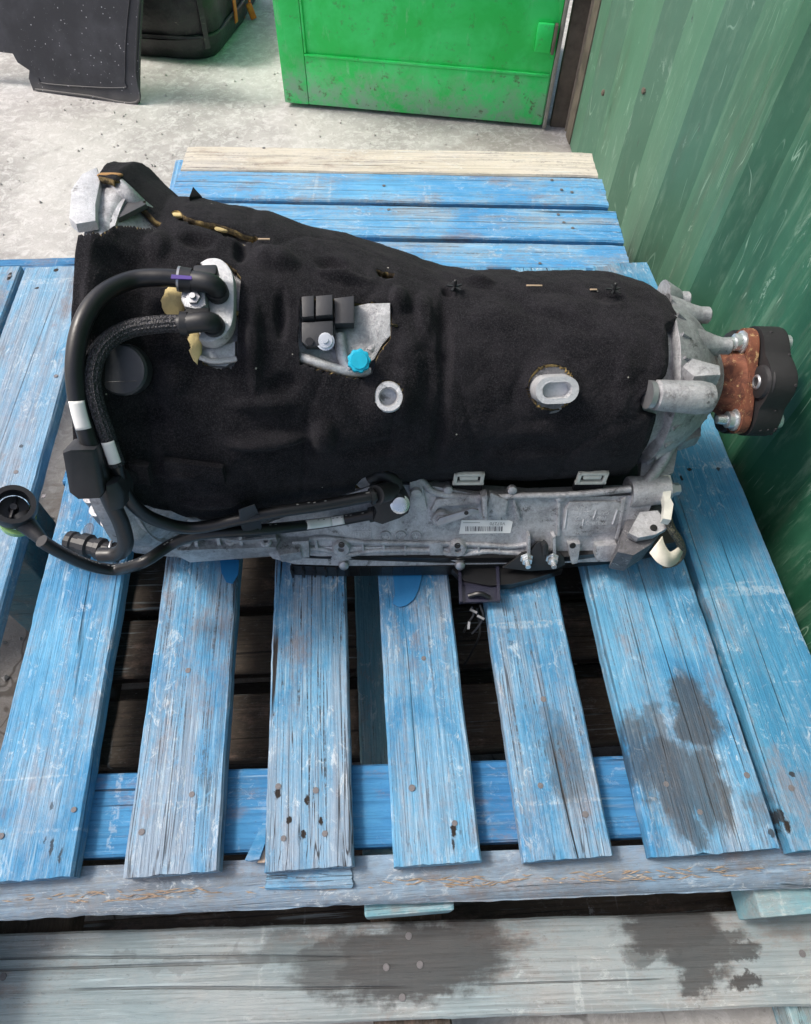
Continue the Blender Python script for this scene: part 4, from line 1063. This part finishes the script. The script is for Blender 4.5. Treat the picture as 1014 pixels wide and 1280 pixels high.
# black push pins in the top edge
for (px, py) in ((568, 362), (766, 366)):
    P = hit(px, py, .001); nn = nrm_at(P); g = G().rev([(0, .0022), (.012, .0018), (.013, .0006)], P, nn, 8)
    for k in range(5):
        a = k*1.257+.4; x, y, z = frame(nn); g.box(P+(x*math.cos(a)+y*math.sin(a))*.004+nn*.004, .009, .002, .0015, Matrix((x*math.cos(a)+y*math.sin(a), z.cross(x*math.cos(a)+y*math.sin(a)), z)).transposed())
    g.out('push_pin', m_rubm, gb)
P = hit(242, 246, .0); G().prism([hit(x, y, .0) for x, y in ((238, 252), (243, 238), (254, 250))], Vector((0, -.3, 1)), .006, .001).out('felt_flap', m_felt, gb)
for (px, py, w_) in ((668, 357, .018), (742, 362, .008), (330, 299, .012)):
    P = hit(px, py, .0008); x, y, z = frame(nrm_at(P)); G().box(P, w_, .0022, .0012, Matrix((x, y, z)).transposed(), .0003).out('felt_nick', plain('torn tan lining', (.40, .30, .2), .9), gb)

# pan rail: slanted side wall of the case -------------------------
zT, zB = .128, .047
PT = at(560, 608, zT); PB = at(560, 690, zB)
LX = (at(780, 690, zB)-at(350, 697, zB)); LX.z = 0; LX.normalize()
nW = LX.cross((PT-PB).normalized()).normalized()
if nW.y > 0: nW = -nW
def wp(px, py, o=0.0): return onplane(px, py, PB+nW*o, nW)
def wprism(g, pts, o, d, bev=.0): g.prism([wp(x, y, o) for x, y in pts], nW, d, bev); return g
g = G()
wprism(g, [(338, 640), (400, 618), (460, 596), (525, 592), (600, 606), (660, 610), (790, 606), (806, 612), (796, 640), (786, 672), (774, 686), (600, 692), (432, 692), (372, 690), (345, 683), (330, 664)], -.03, .03)
g.out('case_side', m_alu, gb, smooth=False)
# upper edge roll
g = G(); g.tube([wp(x, y, .0015) for x, y in ((460, 600), (520, 598), (545, 616), (600, 622), (650, 620), (720, 618), (788, 611))], .0045, 10, 6)
g.tube([wp(x, y, .001) for x, y in ((372, 678), (400, 672), (440, 676), (470, 678), (540, 679), (600, 681), (640, 683), (660, 680))], .0035, 10, 6)
g.tube([wp(x, y, .001) for x, y in ((356, 686), (400, 686), (432, 693), (470, 688), (540, 688), (572, 694), (610, 689), (660, 693))], .0038, 10, 6)
wprism(g, [(372, 681), (440, 680), (640, 684), (662, 684), (662, 696), (575, 697), (500, 692), (434, 696), (372, 690)], -.004, .006, .001)
g.out('pan_rail', m_alu, gb)
# oblong bosses, square lugs
g = G()
for x, y in ((427, 682), (572, 683)):
    P = wp(x, y, 0); g = G().rev([(-.004, .013), (.006, .0115), (.0085, .0095), (.0085, .004), (.004, .0035)], P, (nW+Vector((0, 0, -.1))).normalized(), 22)
    wprism(g, [(x-9, y+2), (x+9, y+2), (x+13, y+14), (x, y+18), (x-13, y+14)], -.002, .006, .002); g.out('cast_lug', m_alu, gb)
wprism(G(), [(366, 672), (387, 671), (388, 692), (367, 694)], 0, .010, .002).out('cast_lug', m_alu, gb)
wprism(G(), [(536, 677), (553, 676), (554, 692), (537, 692)], 0, .005, .0015).out('cast_lug', m_alu, gb)
wprism(G(), [(742, 677), (768, 675), (771, 680), (770, 696), (744, 697), (741, 690)], 0, .012, .003).out('cast_lug', m_alu, gb)
wprism(G(), [(708, 676), (724, 675), (722, 690), (720, 700), (713, 701), (710, 690)], 0, .009, .002).out('cast_lug', m_alu, gb)
wprism(G(), [(658, 664), (661, 664), (661, 688), (657, 688)], 0, .012, .001).out('cast_lug', m_alu, gb)
wprism(G(), [(688, 665), (692, 664), (693, 688), (689, 688)], 0, .012, .001).out('cast_lug', m_alu, gb)
wprism(G(), [(612, 612), (616, 614), (634, 622), (632, 640), (622, 646), (612, 640), (606, 636)], 0, .008, .003).out('cast_lug', m_alu, gb)
wprism(G(), [(600, 614), (607, 611), (608, 644), (602, 642)], 0, .016, .0025).out('cast_lug', m_alu, gb)
wprism(G(), [(542, 640), (548, 632), (560, 630), (598, 630), (600, 622), (560, 620), (545, 622), (538, 636)], 0, .006, .002).out('cast_lug', m_alu, gb)
wprism(G(), [(345, 672), (330, 668), (335, 685), (352, 694), (368, 694), (366, 686), (352, 684)], -.002, .008, .002).out('cast_lug', m_alu, gb)
g = G()
for x, y in ((427, 681), (572, 682), (716, 682)):
    P = wp(x, y, .0087); G().rev([(0, .0042), (.0006, .004)], P, nW, 12).out('screw_hole', m_black, gb)
for x, y in ((640, 612), (700, 622), (560, 612)):
    P = wp(x, y, 0); G().rev([(-.002, .006), (.004, .0055), (.005, .004)], P, nW, 14).out('cast_knob', m_alu, gb)
for pts in ([(392, 672), (396, 671), (400, 690), (396, 690)], [(452, 678), (455, 678), (457, 692), (453, 692)], [(478, 679), (481, 679), (482, 692), (479, 692)], [(505, 680), (508, 680), (508, 692), (505, 692)], [(596, 680), (599, 680), (600, 694), (597, 694)], [(622, 682), (625, 682), (626, 694), (623, 694)], [(696, 626), (700, 624), (699, 668), (695, 668)], [(640, 622), (643, 620), (650, 646), (646, 647)], [(776, 622), (781, 620), (772, 672), (768, 672)]):
    wprism(G(), pts, -.001, .005, .0012).out('cast_rib', m_alu, gb)
# data plate
g = G(); wprism(g, [(706, 634), (712, 626), (768, 625), (776, 628), (774, 646), (768, 664), (742, 664), (735, 668), (706, 668), (702, 662)], 0, .004, .0015)
g.out('data_pad', m_alu, gb)
g = G(); g.tube([wp(x, y, .0042) for x, y in ((709, 637), (706, 660))], .0009, 6, 2); g.tube([wp(x, y, .0042) for x, y in ((772, 637), (766, 655))], .0016, 6, 2)
g.tube([wp(x, y, .0042) for x, y in ((746, 637), (742, 648))], .0009, 6, 2); g.tube([wp(x, y, .0042) for x, y in ((730, 649), (728, 657))], .0009, 6, 2); g.out('plate_ridge', m_aluw, gb)
def text(txt, px, py, hpx, o, mat, name='lettering', flip=False, d=.0005, par=None, w_=1.0):
    cu = bpy.data.curves.new(name, 'FONT'); cu.body = txt; cu.size = 1; cu.extrude = .02; cu.align_x = 'CENTER'; cu.align_y = 'CENTER'; cu.resolution_u = 2
    ob = bpy.data.objects.new(name, cu); C.objects.link(ob); dg = bpy.context.evaluated_depsgraph_get()
    me = bpy.data.meshes.new_from_object(ob.evaluated_get(dg)); bpy.data.objects.remove(ob)
    P = wp(px, py, o); x = (wp(px+10, py, o)-P).normalized(); y = nW.cross(x)
    if y.z < 0: y = -y
    sz = (wp(px, py-hpx/2, o)-wp(px, py+hpx/2, o)).length/.72
    if flip: x, y = -x, -y
    off = wloc(gb)
    for v in me.vertices: v.co = P+x*v.co.x*sz*w_+y*v.co.y*sz+nW*v.co.z*d*25-off
    me.materials.clear(); return link(name, me, mat, gb, False)
for k, t in enumerate(('GA8HP 0501 210', '1087 0 273 ZA', '07 270 15 0088')):
    text(t, 738, 641+k*6.4, 4.2, .0041, m_aluw, flip=True)
# embossed marks
text('205 16', 452, 661, 4.5, .0002, m_aluw, flip=True); text('ELHS', 452, 669, 5.0, .0002, m_aluw)
g = G(); g.tube([wp(x, y, .0004) for x, y in ((442, 664), (464, 664))], .0006, 5, 2); g.tube([wp(x, y, .0004) for x, y in ((442, 674), (464, 674))], .0006, 5, 2)
g.tube([wp(x, y, .0004) for x, y in ((442, 664), (442, 674))], .0006, 5, 2); g.tube([wp(x, y, .0004) for x, y in ((464, 664), (464, 674))], .0006, 5, 2); g.out('stamp_frame', m_aluw, gb)
for x in (482, 501, 520):
    P = wp(x, 669.5, 0); G().rev([(0, .0072), (.0016, .0068), (.0016, .0056), (.0004, .0052)], P, nW, 24).out('cast_stamp', m_alu, gb)
    q = x-482; G().box(P+nW*.0006, .0075, .0012, .0012, Matrix((LX, nW.cross(LX), nW)).transposed() @ Matrix.Rotation(q*.05, 3, 'Z')).box(P+nW*.0006, .0055, .0010, .0012, Matrix((LX, nW.cross(LX), nW)).transposed() @ Matrix.Rotation(q*.05+1.3, 3, 'Z')).out('stamp_arrow', m_aluw, gb)
# barcode label
g = G(); wprism(g, [(577, 650), (636, 650), (641, 652), (638, 666), (574, 667)], .0001, .0006); g.out('paper_label', m_label, gb, smooth=False, label='white label with pale number and bar code')
text('V07270', 622, 654.5, 4.0, .0009, m_inkl, flip=True, d=.0001)
g = G(); x = 582.0
while x < 630:
    w_ = rnd.choice([.7, .7, 1.3, 2.0]); wprism(g, [(x, 658), (x+w_, 658), (x+w_-.4, 664), (x-.4, 664)], .0008, .0001); x += w_+rnd.choice([.8, 1.0, 1.6])
g.out('bar_code', m_ink, gb, smooth=False)
g = G(); wprism(g, [(579, 653), (600, 653), (600, 653.6), (579, 653.6)], .0008, .0001); g.out('label_print', m_inkl, gb, smooth=False)
# selector lever
g = G(); wprism(g, [(546, 650), (550, 646), (590, 634), (598, 636), (599, 640), (592, 641), (553, 655), (547, 655)], .010, .004, .001)
g.out('selector_lever', m_zincd, gb)
P = wp(551, 646, 0); G().rev([(0, .012), (.004, .012), (.008, .0105), (.008, .007), (.010, .007)], P, nW, 24).out('lever_pivot', m_alu, gb)
P = wp(583, 641, .0142); G().rev([(0, .0028), (.0006, .0028)], P, nW, 12).out('screw_hole', m_black, gb)
# hose junction with bolt
g = G(); wprism(g, [(462, 606), (470, 600), (490, 598), (505, 608), (512, 622), (510, 630), (500, 636), (478, 644), (466, 640), (470, 628)], .012, .026, .005)
g.tube([wp(462, 596, .02), wp(478, 592, .026), wp(492, 600, .024), wp(494, 614, .02)], .009, 14)
P0, P1 = h3[-1], h4[-1]; g.tube([P0, P0.lerp(wp(492, 612, .025), .9)], .0115, 14); g.tube([P1, P1.lerp(wp(490, 632, .022), .9)], .0105, 14)
g.out('hose_junction', m_rubm, gb)
P = wp(500, 630, .036); ax_ = (nW+Vector((0, 0, .5))).normalized()
G().rev([(0, .0115), (.002, .0115), (.003, .009), (.007, .0088), (.0075, .007)], P, ax_, 18).out('bolt', m_zinc, gb)
g = G(); wprism(g, [(512, 598), (528, 600), (530, 614), (534, 634), (520, 640), (512, 626)], .0, .006, .002)
P = wp(520, 616, .006); g.rev([(0, .008), (.006, .007), (.007, .005)], P, nW, 16); g.out('cast_lug', m_alu, gb)
# black oil pan underneath
fr = [zpt(x, y, .046) for x, y in ((350, 699), (560, 701), (700, 700), (776, 693), (850, 680))]
bk = [Vector((p.x, .76, .046)) for p in (fr[-1], fr[0])]
g = G(); g.prism([p+Vector((0, .004, 0)) for p in fr]+bk, (0, 0, -1), .016, .003)
lo = [zpt(x, y, .012) for x, y in ((366, 719), (430, 721), (560, 719), (640, 717), (780, 704), (846, 692))]
g.prism([Vector((p.x, p.y+.004, .030)) for p in lo]+[Vector((lo[-1].x, .74, .030)), Vector((lo[0].x, .74, .030))], (0, 0, -1), .0275, .005)
for k in range(18):
    x = lerp(lo[0].x, lo[2].x, k/14); g.box((x, lo[0].y+.002-(x-lo[0].x)*.03, .018), .003, .008, .022, bev=.001)
g.out('oil_pan', m_black, gb)
g = G()
for x in (430, 575): P = zpt(x, 706, .035); G().rev([(0, .007), (.004, .006), (.006, .003)], P, (0, -.5, .3), 12).out('pan_bolt', m_zincd, gb)
# black bracket with two nuts
g = G(); wprism(g, [(652, 690), (662, 688), (668, 680), (672, 676), (680, 676), (684, 688), (696, 688), (704, 694), (706, 704), (694, 710), (660, 712), (628, 708), (640, 700)], .006, .004, .001)
g.out('mount_bracket', m_rubm, gb)
wprism(G(), [(676, 678), (680, 674), (684, 678), (684, 690), (677, 690)], .010, .010, .003).out('bracket_stud', m_rubm, gb)
for x in (658, 690):
    P = wp(x, 697, .010); ax_ = (nW*.8+Vector((0, 0, -.25))).normalized()
    G().rev([(0, .0085), (.002, .0085), (.0022, .0068), (.008, .0066)], P, ax_, 6).rev([(.0078, .0036), (.016, .0034)], P, ax_, 10).out('nut', m_zinc, gb)
# dark lower cover to the right of the bracket and dangling plastic holder
g = G(); g.prism([zpt(x, y, .022) for x, y in ((560, 706), (700, 702), (704, 712), (672, 722), (640, 730), (612, 732), (580, 726))], (0, 0, -1), .016, .003); g.out('pan_shield', m_black, gb)
s = M_('smoky clear plastic', .18); s.b.inputs['Base Color'].default_value = (.03, .03, .05, 1); s.b.inputs['Alpha'].default_value = .86; m_smoke = s.m
g = G(); g.prism([zpt(x, y, .014) for x, y in ((573, 710), (622, 708), (623, 753), (575, 755))], (0, 0, 1), .004, .001)
g.prism([zpt(x, y, .018) for x, y in ((572, 709), (576, 709), (578, 755), (574, 756))], (0, 0, 1), .008, .001); g.prism([zpt(x, y, .018) for x, y in ((619, 708), (623, 708), (625, 754), (621, 754))], (0, 0, 1), .008, .001)
g.out('plastic_holder', m_smoke, gb, label='smoky plastic holder hanging over the boards')
g = G()
g.tube([zpt(586, 745, .02), zpt(600, 742, .026), zpt(612, 747, .02)], .003, 8)
for P in (((590, 758, .004), (592, 768, -.002), (586, 778, -.01), (580, 790, -.03)), ((600, 756, .004), (604, 770, -.003), (598, 783, -.012), (590, 792, -.02)), ((596, 760, .0), (600, 790, -.03), (590, 815, -.08), (578, 835, -.12))):
    g.tube([zpt(*q) for q in P], .0016, 6, 6)
g.out('wire_tail', m_rub, gb)
g = G()
for x, y in ((592, 764), (601, 772), (586, 782)): g.box(zpt(x, y, .002), .003, .010, .002, Matrix.Rotation(rnd.uniform(-1, 1), 3, 'Z'))
g.out('wire_end', m_zincd, gb, smooth=False)

# lower bell casting at bottom left ---------------------------------
g = G()
def zprism(g, pts, z, d, bev=.002): g.prism([zpt(x, y, z) for x, y in pts], (0, 0, -1), d, bev)
zprism(g, [(112, 622), (150, 616), (240, 628), (340, 640), (345, 672), (300, 676), (240, 668), (200, 668), (150, 660), (122, 645)], .085, .03, .006)
zprism(g, [(122, 640), (150, 640), (210, 655), (330, 668), (340, 682), (230, 690), (218, 684), (160, 678), (130, 660)], .065, .03, .005)
zprism(g, [(218, 676), (350, 672), (345, 684), (222, 688)], .075, .012, .003)
for x, y in ((124, 634), (132, 650), (146, 664), (166, 672)): g.rev([(0, .010), (.03, .010)], zpt(x, y, .04), (0, -.1, 1), 12)
for k in range(9): g.box(zpt(128+k*5, 630+k*5, .082), .004, .02, .02, Matrix.Rotation(.5, 3, 'Z'), .001)
g.tube([zpt(x, y, .092) for x, y in ((176, 632), (196, 624), (225, 630), (245, 644), (230, 654), (205, 655))], .005, 8)
zprism(g, [(330, 668), (355, 664), (374, 668), (376, 690), (350, 694), (345, 684), (328, 682)], .07, .02, .004)
g.out('bell_casting', m_alu, gb)
for k, (x0, y0, x1, y1) in enumerate([(128, 628, 142, 660), (150, 630, 160, 668), (176, 640, 182, 676), (214, 660, 216, 684), (246, 664, 248, 686), (272, 664, 276, 684), (300, 664, 304, 684)]):
    a, b = zpt(x0, y0, .088), zpt(x1, y1, .070); d_ = (b-a); sd_ = d_.cross(Vector((0, 0, 1))).normalized()*.0022
    G().prism([a-sd_, a+sd_, b+sd_, b-sd_], (0, -.2, 1), .010, .001).out('cast_rib', m_alu, gb)
for x, y in ((236, 678), (290, 676), (334, 678)):
    G().rev([(0, .0085), (.010, .0075), (.012, .0055), (.012, .003), (.007, .003)], zpt(x, y, .070), (0, -.35, 1), 18).out('cast_boss', m_alu, gb)
G().tube([zpt(x, y, .098) for x, y in ((196, 640), (220, 646), (250, 652))], .0025, 8).out('tube_end', m_aluw, gb)
lump_ = G(); P = zpt(212, 642, .096)
lump_.rev([(0, .010), (.004, .011), (.008, .008)], P, (0, -.3, 1), 10).out('rust_spot', m_rusty, gb)

# tail housing ------------------------------------------------------
g = G()
g.rev([(.018, .034), (.020, .045), (.028, .050), (.034, .056), (.037, .064), (.046, .072), (.058, .083), (.076, .096), (.096, .103), (.102, .106), (.106, .10)], AX, U, 56)
def rib(ph, r0, r1, s0, s1, w_=.006):
    a, b = cyl(s0, ph, r0), cyl(s1, ph, r1); mid = cyl((s0+s1)/2, ph, (r0+r1)/2)
    t = (U.cross((mid-AX-U*((mid-AX).dot(U))))).normalized()
    base0, base1 = cyl(s0, ph, r0*.7), cyl(s1, ph, r1*.75)
    P = [a, b, base1, base0]; g.prism([p-t*w_/2 for p in P], t, w_, .0015)
for ph in range(-60, 240, 15): rib(ph, .062, .109, .034, .098, .0035)
g.out('tail_housing', m_alu, gb)
g = G()
for (ph, r, s0, s1, rr) in ((112, .085, .040, .095, .010), (82, .070, .022, .075, .010), (122, .100, .062, .095, .009), (-58, .078, .035, .09, .011), (150, .078, .035, .09, .011)):
    a = cyl(s0, ph, r); g = G().rev([(0, rr*.8), (.002, rr), (.012, rr), ((s1-s0)*.4, rr*1.25), (s1-s0, rr*2.4)], a, (U+(AX+U*(s1+.02)-a-U*((s1+.02)))*0).normalized(), 20).out('bolt_boss', m_alu, gb)

# cast tube pointing to the shaft
a = hit(832, 498, .0, lambda q: .088); 
A1 = hit(824, 494, .004, lambda q: R0(max(q, .124))); B1 = onplane(893, 487, AX+U*.004, U); B1 = A1-U*.062-EU*.004; dd = (B1-A1).normalized()
g = G().rev([(-.006, .013), (-.004, .0165), (.004, .017), (.030, .018), (.046, .0185), (.058, .0165), (.062, .011)], A1, dd, 28)
g.prism([zpt(x, y, A1.z-.012) for x, y in ((845, 474), (855, 462), (892, 472), (893, 484), (860, 486))], (0, 0, 1), .020, .004)
g.out('cast_tube', m_alu, gb)
G().rev([(-.008, .0155), (-.002, .0155), (.0, .013)], A1-dd*.006, dd, 24).out('tube_collar', m_zincd, gb)
AX0 = AX.copy(); AX = AX+U*.022
G().rev([(0, .039), (.005, .039)], AX-U*.006, U, 32).out('seal_ring', m_zincd, gb)
AX = AX0
# lower right end of the case: curved wall and lobes
g = G()
zprism(g, [(800, 606), (832, 600), (834, 616), (828, 640), (828, 662), (814, 680), (792, 694), (772, 690), (780, 660), (790, 630)], .085, .045, .006)
g.out('case_end', m_alud, gb)
g = G()
a, b = zpt(785, 615, .108), zpt(833, 612, .108); g.rev([(0, .019), (.004, .020), ((b-a).length, .018)], a, (b-a), 22)
zprism(g, [(800, 640), (822, 638), (830, 648), (834, 660), (820, 668), (798, 672), (786, 666)], .10, .014, .006)
g.tube([zpt(845, 520, .16), zpt(842, 548, .15), zpt(826, 580, .13), zpt(806, 606, .12)], .007, 10)
zprism(g, [(838, 500), (878, 505), (876, 545), (856, 552), (842, 548)], .13, .02, .003)
zprism(g, [(806, 545), (850, 545), (842, 590), (815, 606), (800, 600)], .12, .02, .003)
g.out('tail_bracket', m_alu, gb)
P = zpt(817, 660, .1005); G().rev([(0, .0045), (.002, .004)], P, (0, 0, 1), 12).out('screw_hole', m_black, gb)
P = b+Vector((.004, 0, 0)); G().rev([(0, .011), (.003, .011), (.0035, .008), (.012, .0078)], P, (b-a), 6).out('bolt', m_zincd, gb)
AX = AX0+U*.024
# output flange ------------------------------------------------------
g = G(); g.rev([(.012, .033), (-.008, .034), (-.016, .036), (-.028, .042), (-.036, .047)], AX, U, 40)
def lobes(phs, r_in, r_out, lr, n_=120, tw=1.0):
    o = []
    for k in range(n_):
        ph = 360*k/n_; r = r_in
        for p in phs:
            d_ = (ph-p+180) % 360-180
            r = max(r, r_in+(r_out-r_in)*math.exp(-(d_/lr)**2*1.0))
        o.append((ph, r))
    return o
ph3 = (108, -14, 228)
def plate(g, pr, s0, s1, bev):
    P = [cyl(s0, ph, r) for ph, r in pr]; g.prism(P, U*(1 if s1 > s0 else -1), abs(s1-s0), bev)
plate(g, lobes(ph3, .046, .071, 27), -.034, -.046, .003)
g.out('output_flange', m_rusty, gb, label='rusty three lobed output flange')
ph6 = [p for p in ph3]+[p+60 for p in ph3]
g = G(); plate(g, lobes(ph6, .060, .073, 24), -.048, -.082, .006)
for p in (p+60 for p in ph3):
    g.rev([(-.002, .022), (.006, .019), (.008, .014)], cyl(-.050, p, .052), U, 24)
g.rev([(0, .034), (.006, .030)], cyl(-.0505, 0, 0), U, 24)
g.out('rubber_coupling', m_rdisc, gb, label='round black rubber coupling on the flange')
g = G()
for k in range(34):
    ph = rnd.uniform(-60, 160); s_ = rnd.choice([-.060, -.069, -.078]); 
    pr = lobes(ph6, .060, .073, 24); r = interp(pr, ph % 360)
    if k % 2: g.rev([(0, .0022), (.0012, .0016)], cyl(s_, ph, r-.0004), (cyl(s_, ph, 1)-cyl(s_, ph, 0)), 8)
g.out('moulded_stud', m_rdisc, gb)['kind'] = 'stuff'
for p in (p+60 for p in ph3[:1]+ph3[1:]):
    if abs((p-46+180) % 360-180) < 70:
        G().rev([(0, .0095), (.0075, .0090), (.009, .0075), (.009, .0058), (.004, .0055)], cyl(-.049, p, .052), U, 24).out('steel_sleeve', m_zincd, gb)
def hexbolt(c_, ax_, r, h, stud_=.012):
    g = G().rev([(0, r*1.35), (.0022, r*1.35), (.003, r*1.02), (h, r), (h+.001, r*.8)], c_, ax_, 24 if False else 12)
    g.rev([(h, r*.6), (h+stud_*.3, r*.6), (h+stud_, r*.5), (h+stud_+.001, r*.3)], c_, ax_, 14); return g
for p in ph3:
    hexbolt(cyl(-.0335, p, .054), U, .0105, .010, .013).out('flange_bolt', m_zinc, gb)
for p in (ph3[0], ph3[1]):
    G().rev([(0, .0125), (.003, .0125), (.004, .0105), (.010, .0100)], cyl(-.082, p, .054), -U, 12).out('flange_bolt', m_zinc, gb)
AX = AX0
# white strap and cable with paper flag at the right
g = G(); g.prism([zpt(x, y, .122) for x, y in ((829, 594), (838, 594), (841, 606), (838, 622), (842, 630), (839, 650), (829, 648), (831, 628), (828, 610))], (0, 0, -1), .012, .002); g.out('cable_clip', m_white, gb)
cp = [zpt(834, 646, .11), zpt(840, 662, .10), zpt(850, 678, .08), zpt(852, 692, .06), zpt(842, 703, .05), zpt(828, 706, .045)]
s = M_('braided cable', .6); v = s.obj(); m_cab = s.fin(s.mix(s.ramp(s.voro(v, 500), .2, .6), (.14, .13, .08), (.03, .03, .025)), .6, s.bump(s.voro(v, 500), .001))
G().tube(cp, .0052, 12, 8).out('ground_cable', m_cab, gb)
vs = []; fs = []
Q = spline([zpt(854, 690, .100), zpt(848, 702, .105), zpt(836, 709, .110), zpt(822, 703, .114), zpt(812, 691, .118)], 6)
Q2 = spline([zpt(848, 684, .106), zpt(842, 688, .112), zpt(837, 689, .118), zpt(831, 680, .124), zpt(828, 670, .128)], 6)
for a, b in zip(Q, Q2): vs += [a, b]
for i in range(len(Q)-1): fs.append((i*2, i*2+1, i*2+3, i*2+2))
o = raw('paper_flag', vs, fs, plain('cream paper', (.72, .68, .58), .7, 0, .0002), gb, True); mm = o.modifiers.new('t', 'SOLIDIFY'); mm.thickness = .0006

# loose fibres standing on the felt
me_ = felt.data; off_ = wloc(gb); vs = []; fs = []
polys = [p for p in me_.polygons if p.center.y+off_.y < .80 or p.center.z > .2]
for k in range(46000):
    p = polys[rnd.randrange(len(polys))]; n_ = nrm_at(p.center+off_)
    ids = p.vertices; a_ = me_.vertices[ids[0]].co.lerp(me_.vertices[ids[2]].co, rnd.random()).lerp(me_.vertices[ids[1]].co, rnd.random()*.6)+off_
    t_ = Vector((rnd.gauss(0, 1), rnd.gauss(0, 1), rnd.gauss(0, 1))); t_ = (t_-n_*t_.dot(n_)).normalized(); l_ = rnd.uniform(.0006, .0022); w_ = n_.cross(t_)*.00018
    b_ = len(vs); q = a_+n_*.0002; vs += [q-w_, q+w_, q+t_*l_+n_*l_*rnd.uniform(.1, .6)]; fs.append((b_, b_+1, b_+2))
lint = raw('felt_fibres', vs, fs, plain('grey fibre', (.036, .034, .039), .9, 0, 0, 300, .1), gb); lint['kind'] = 'stuff'
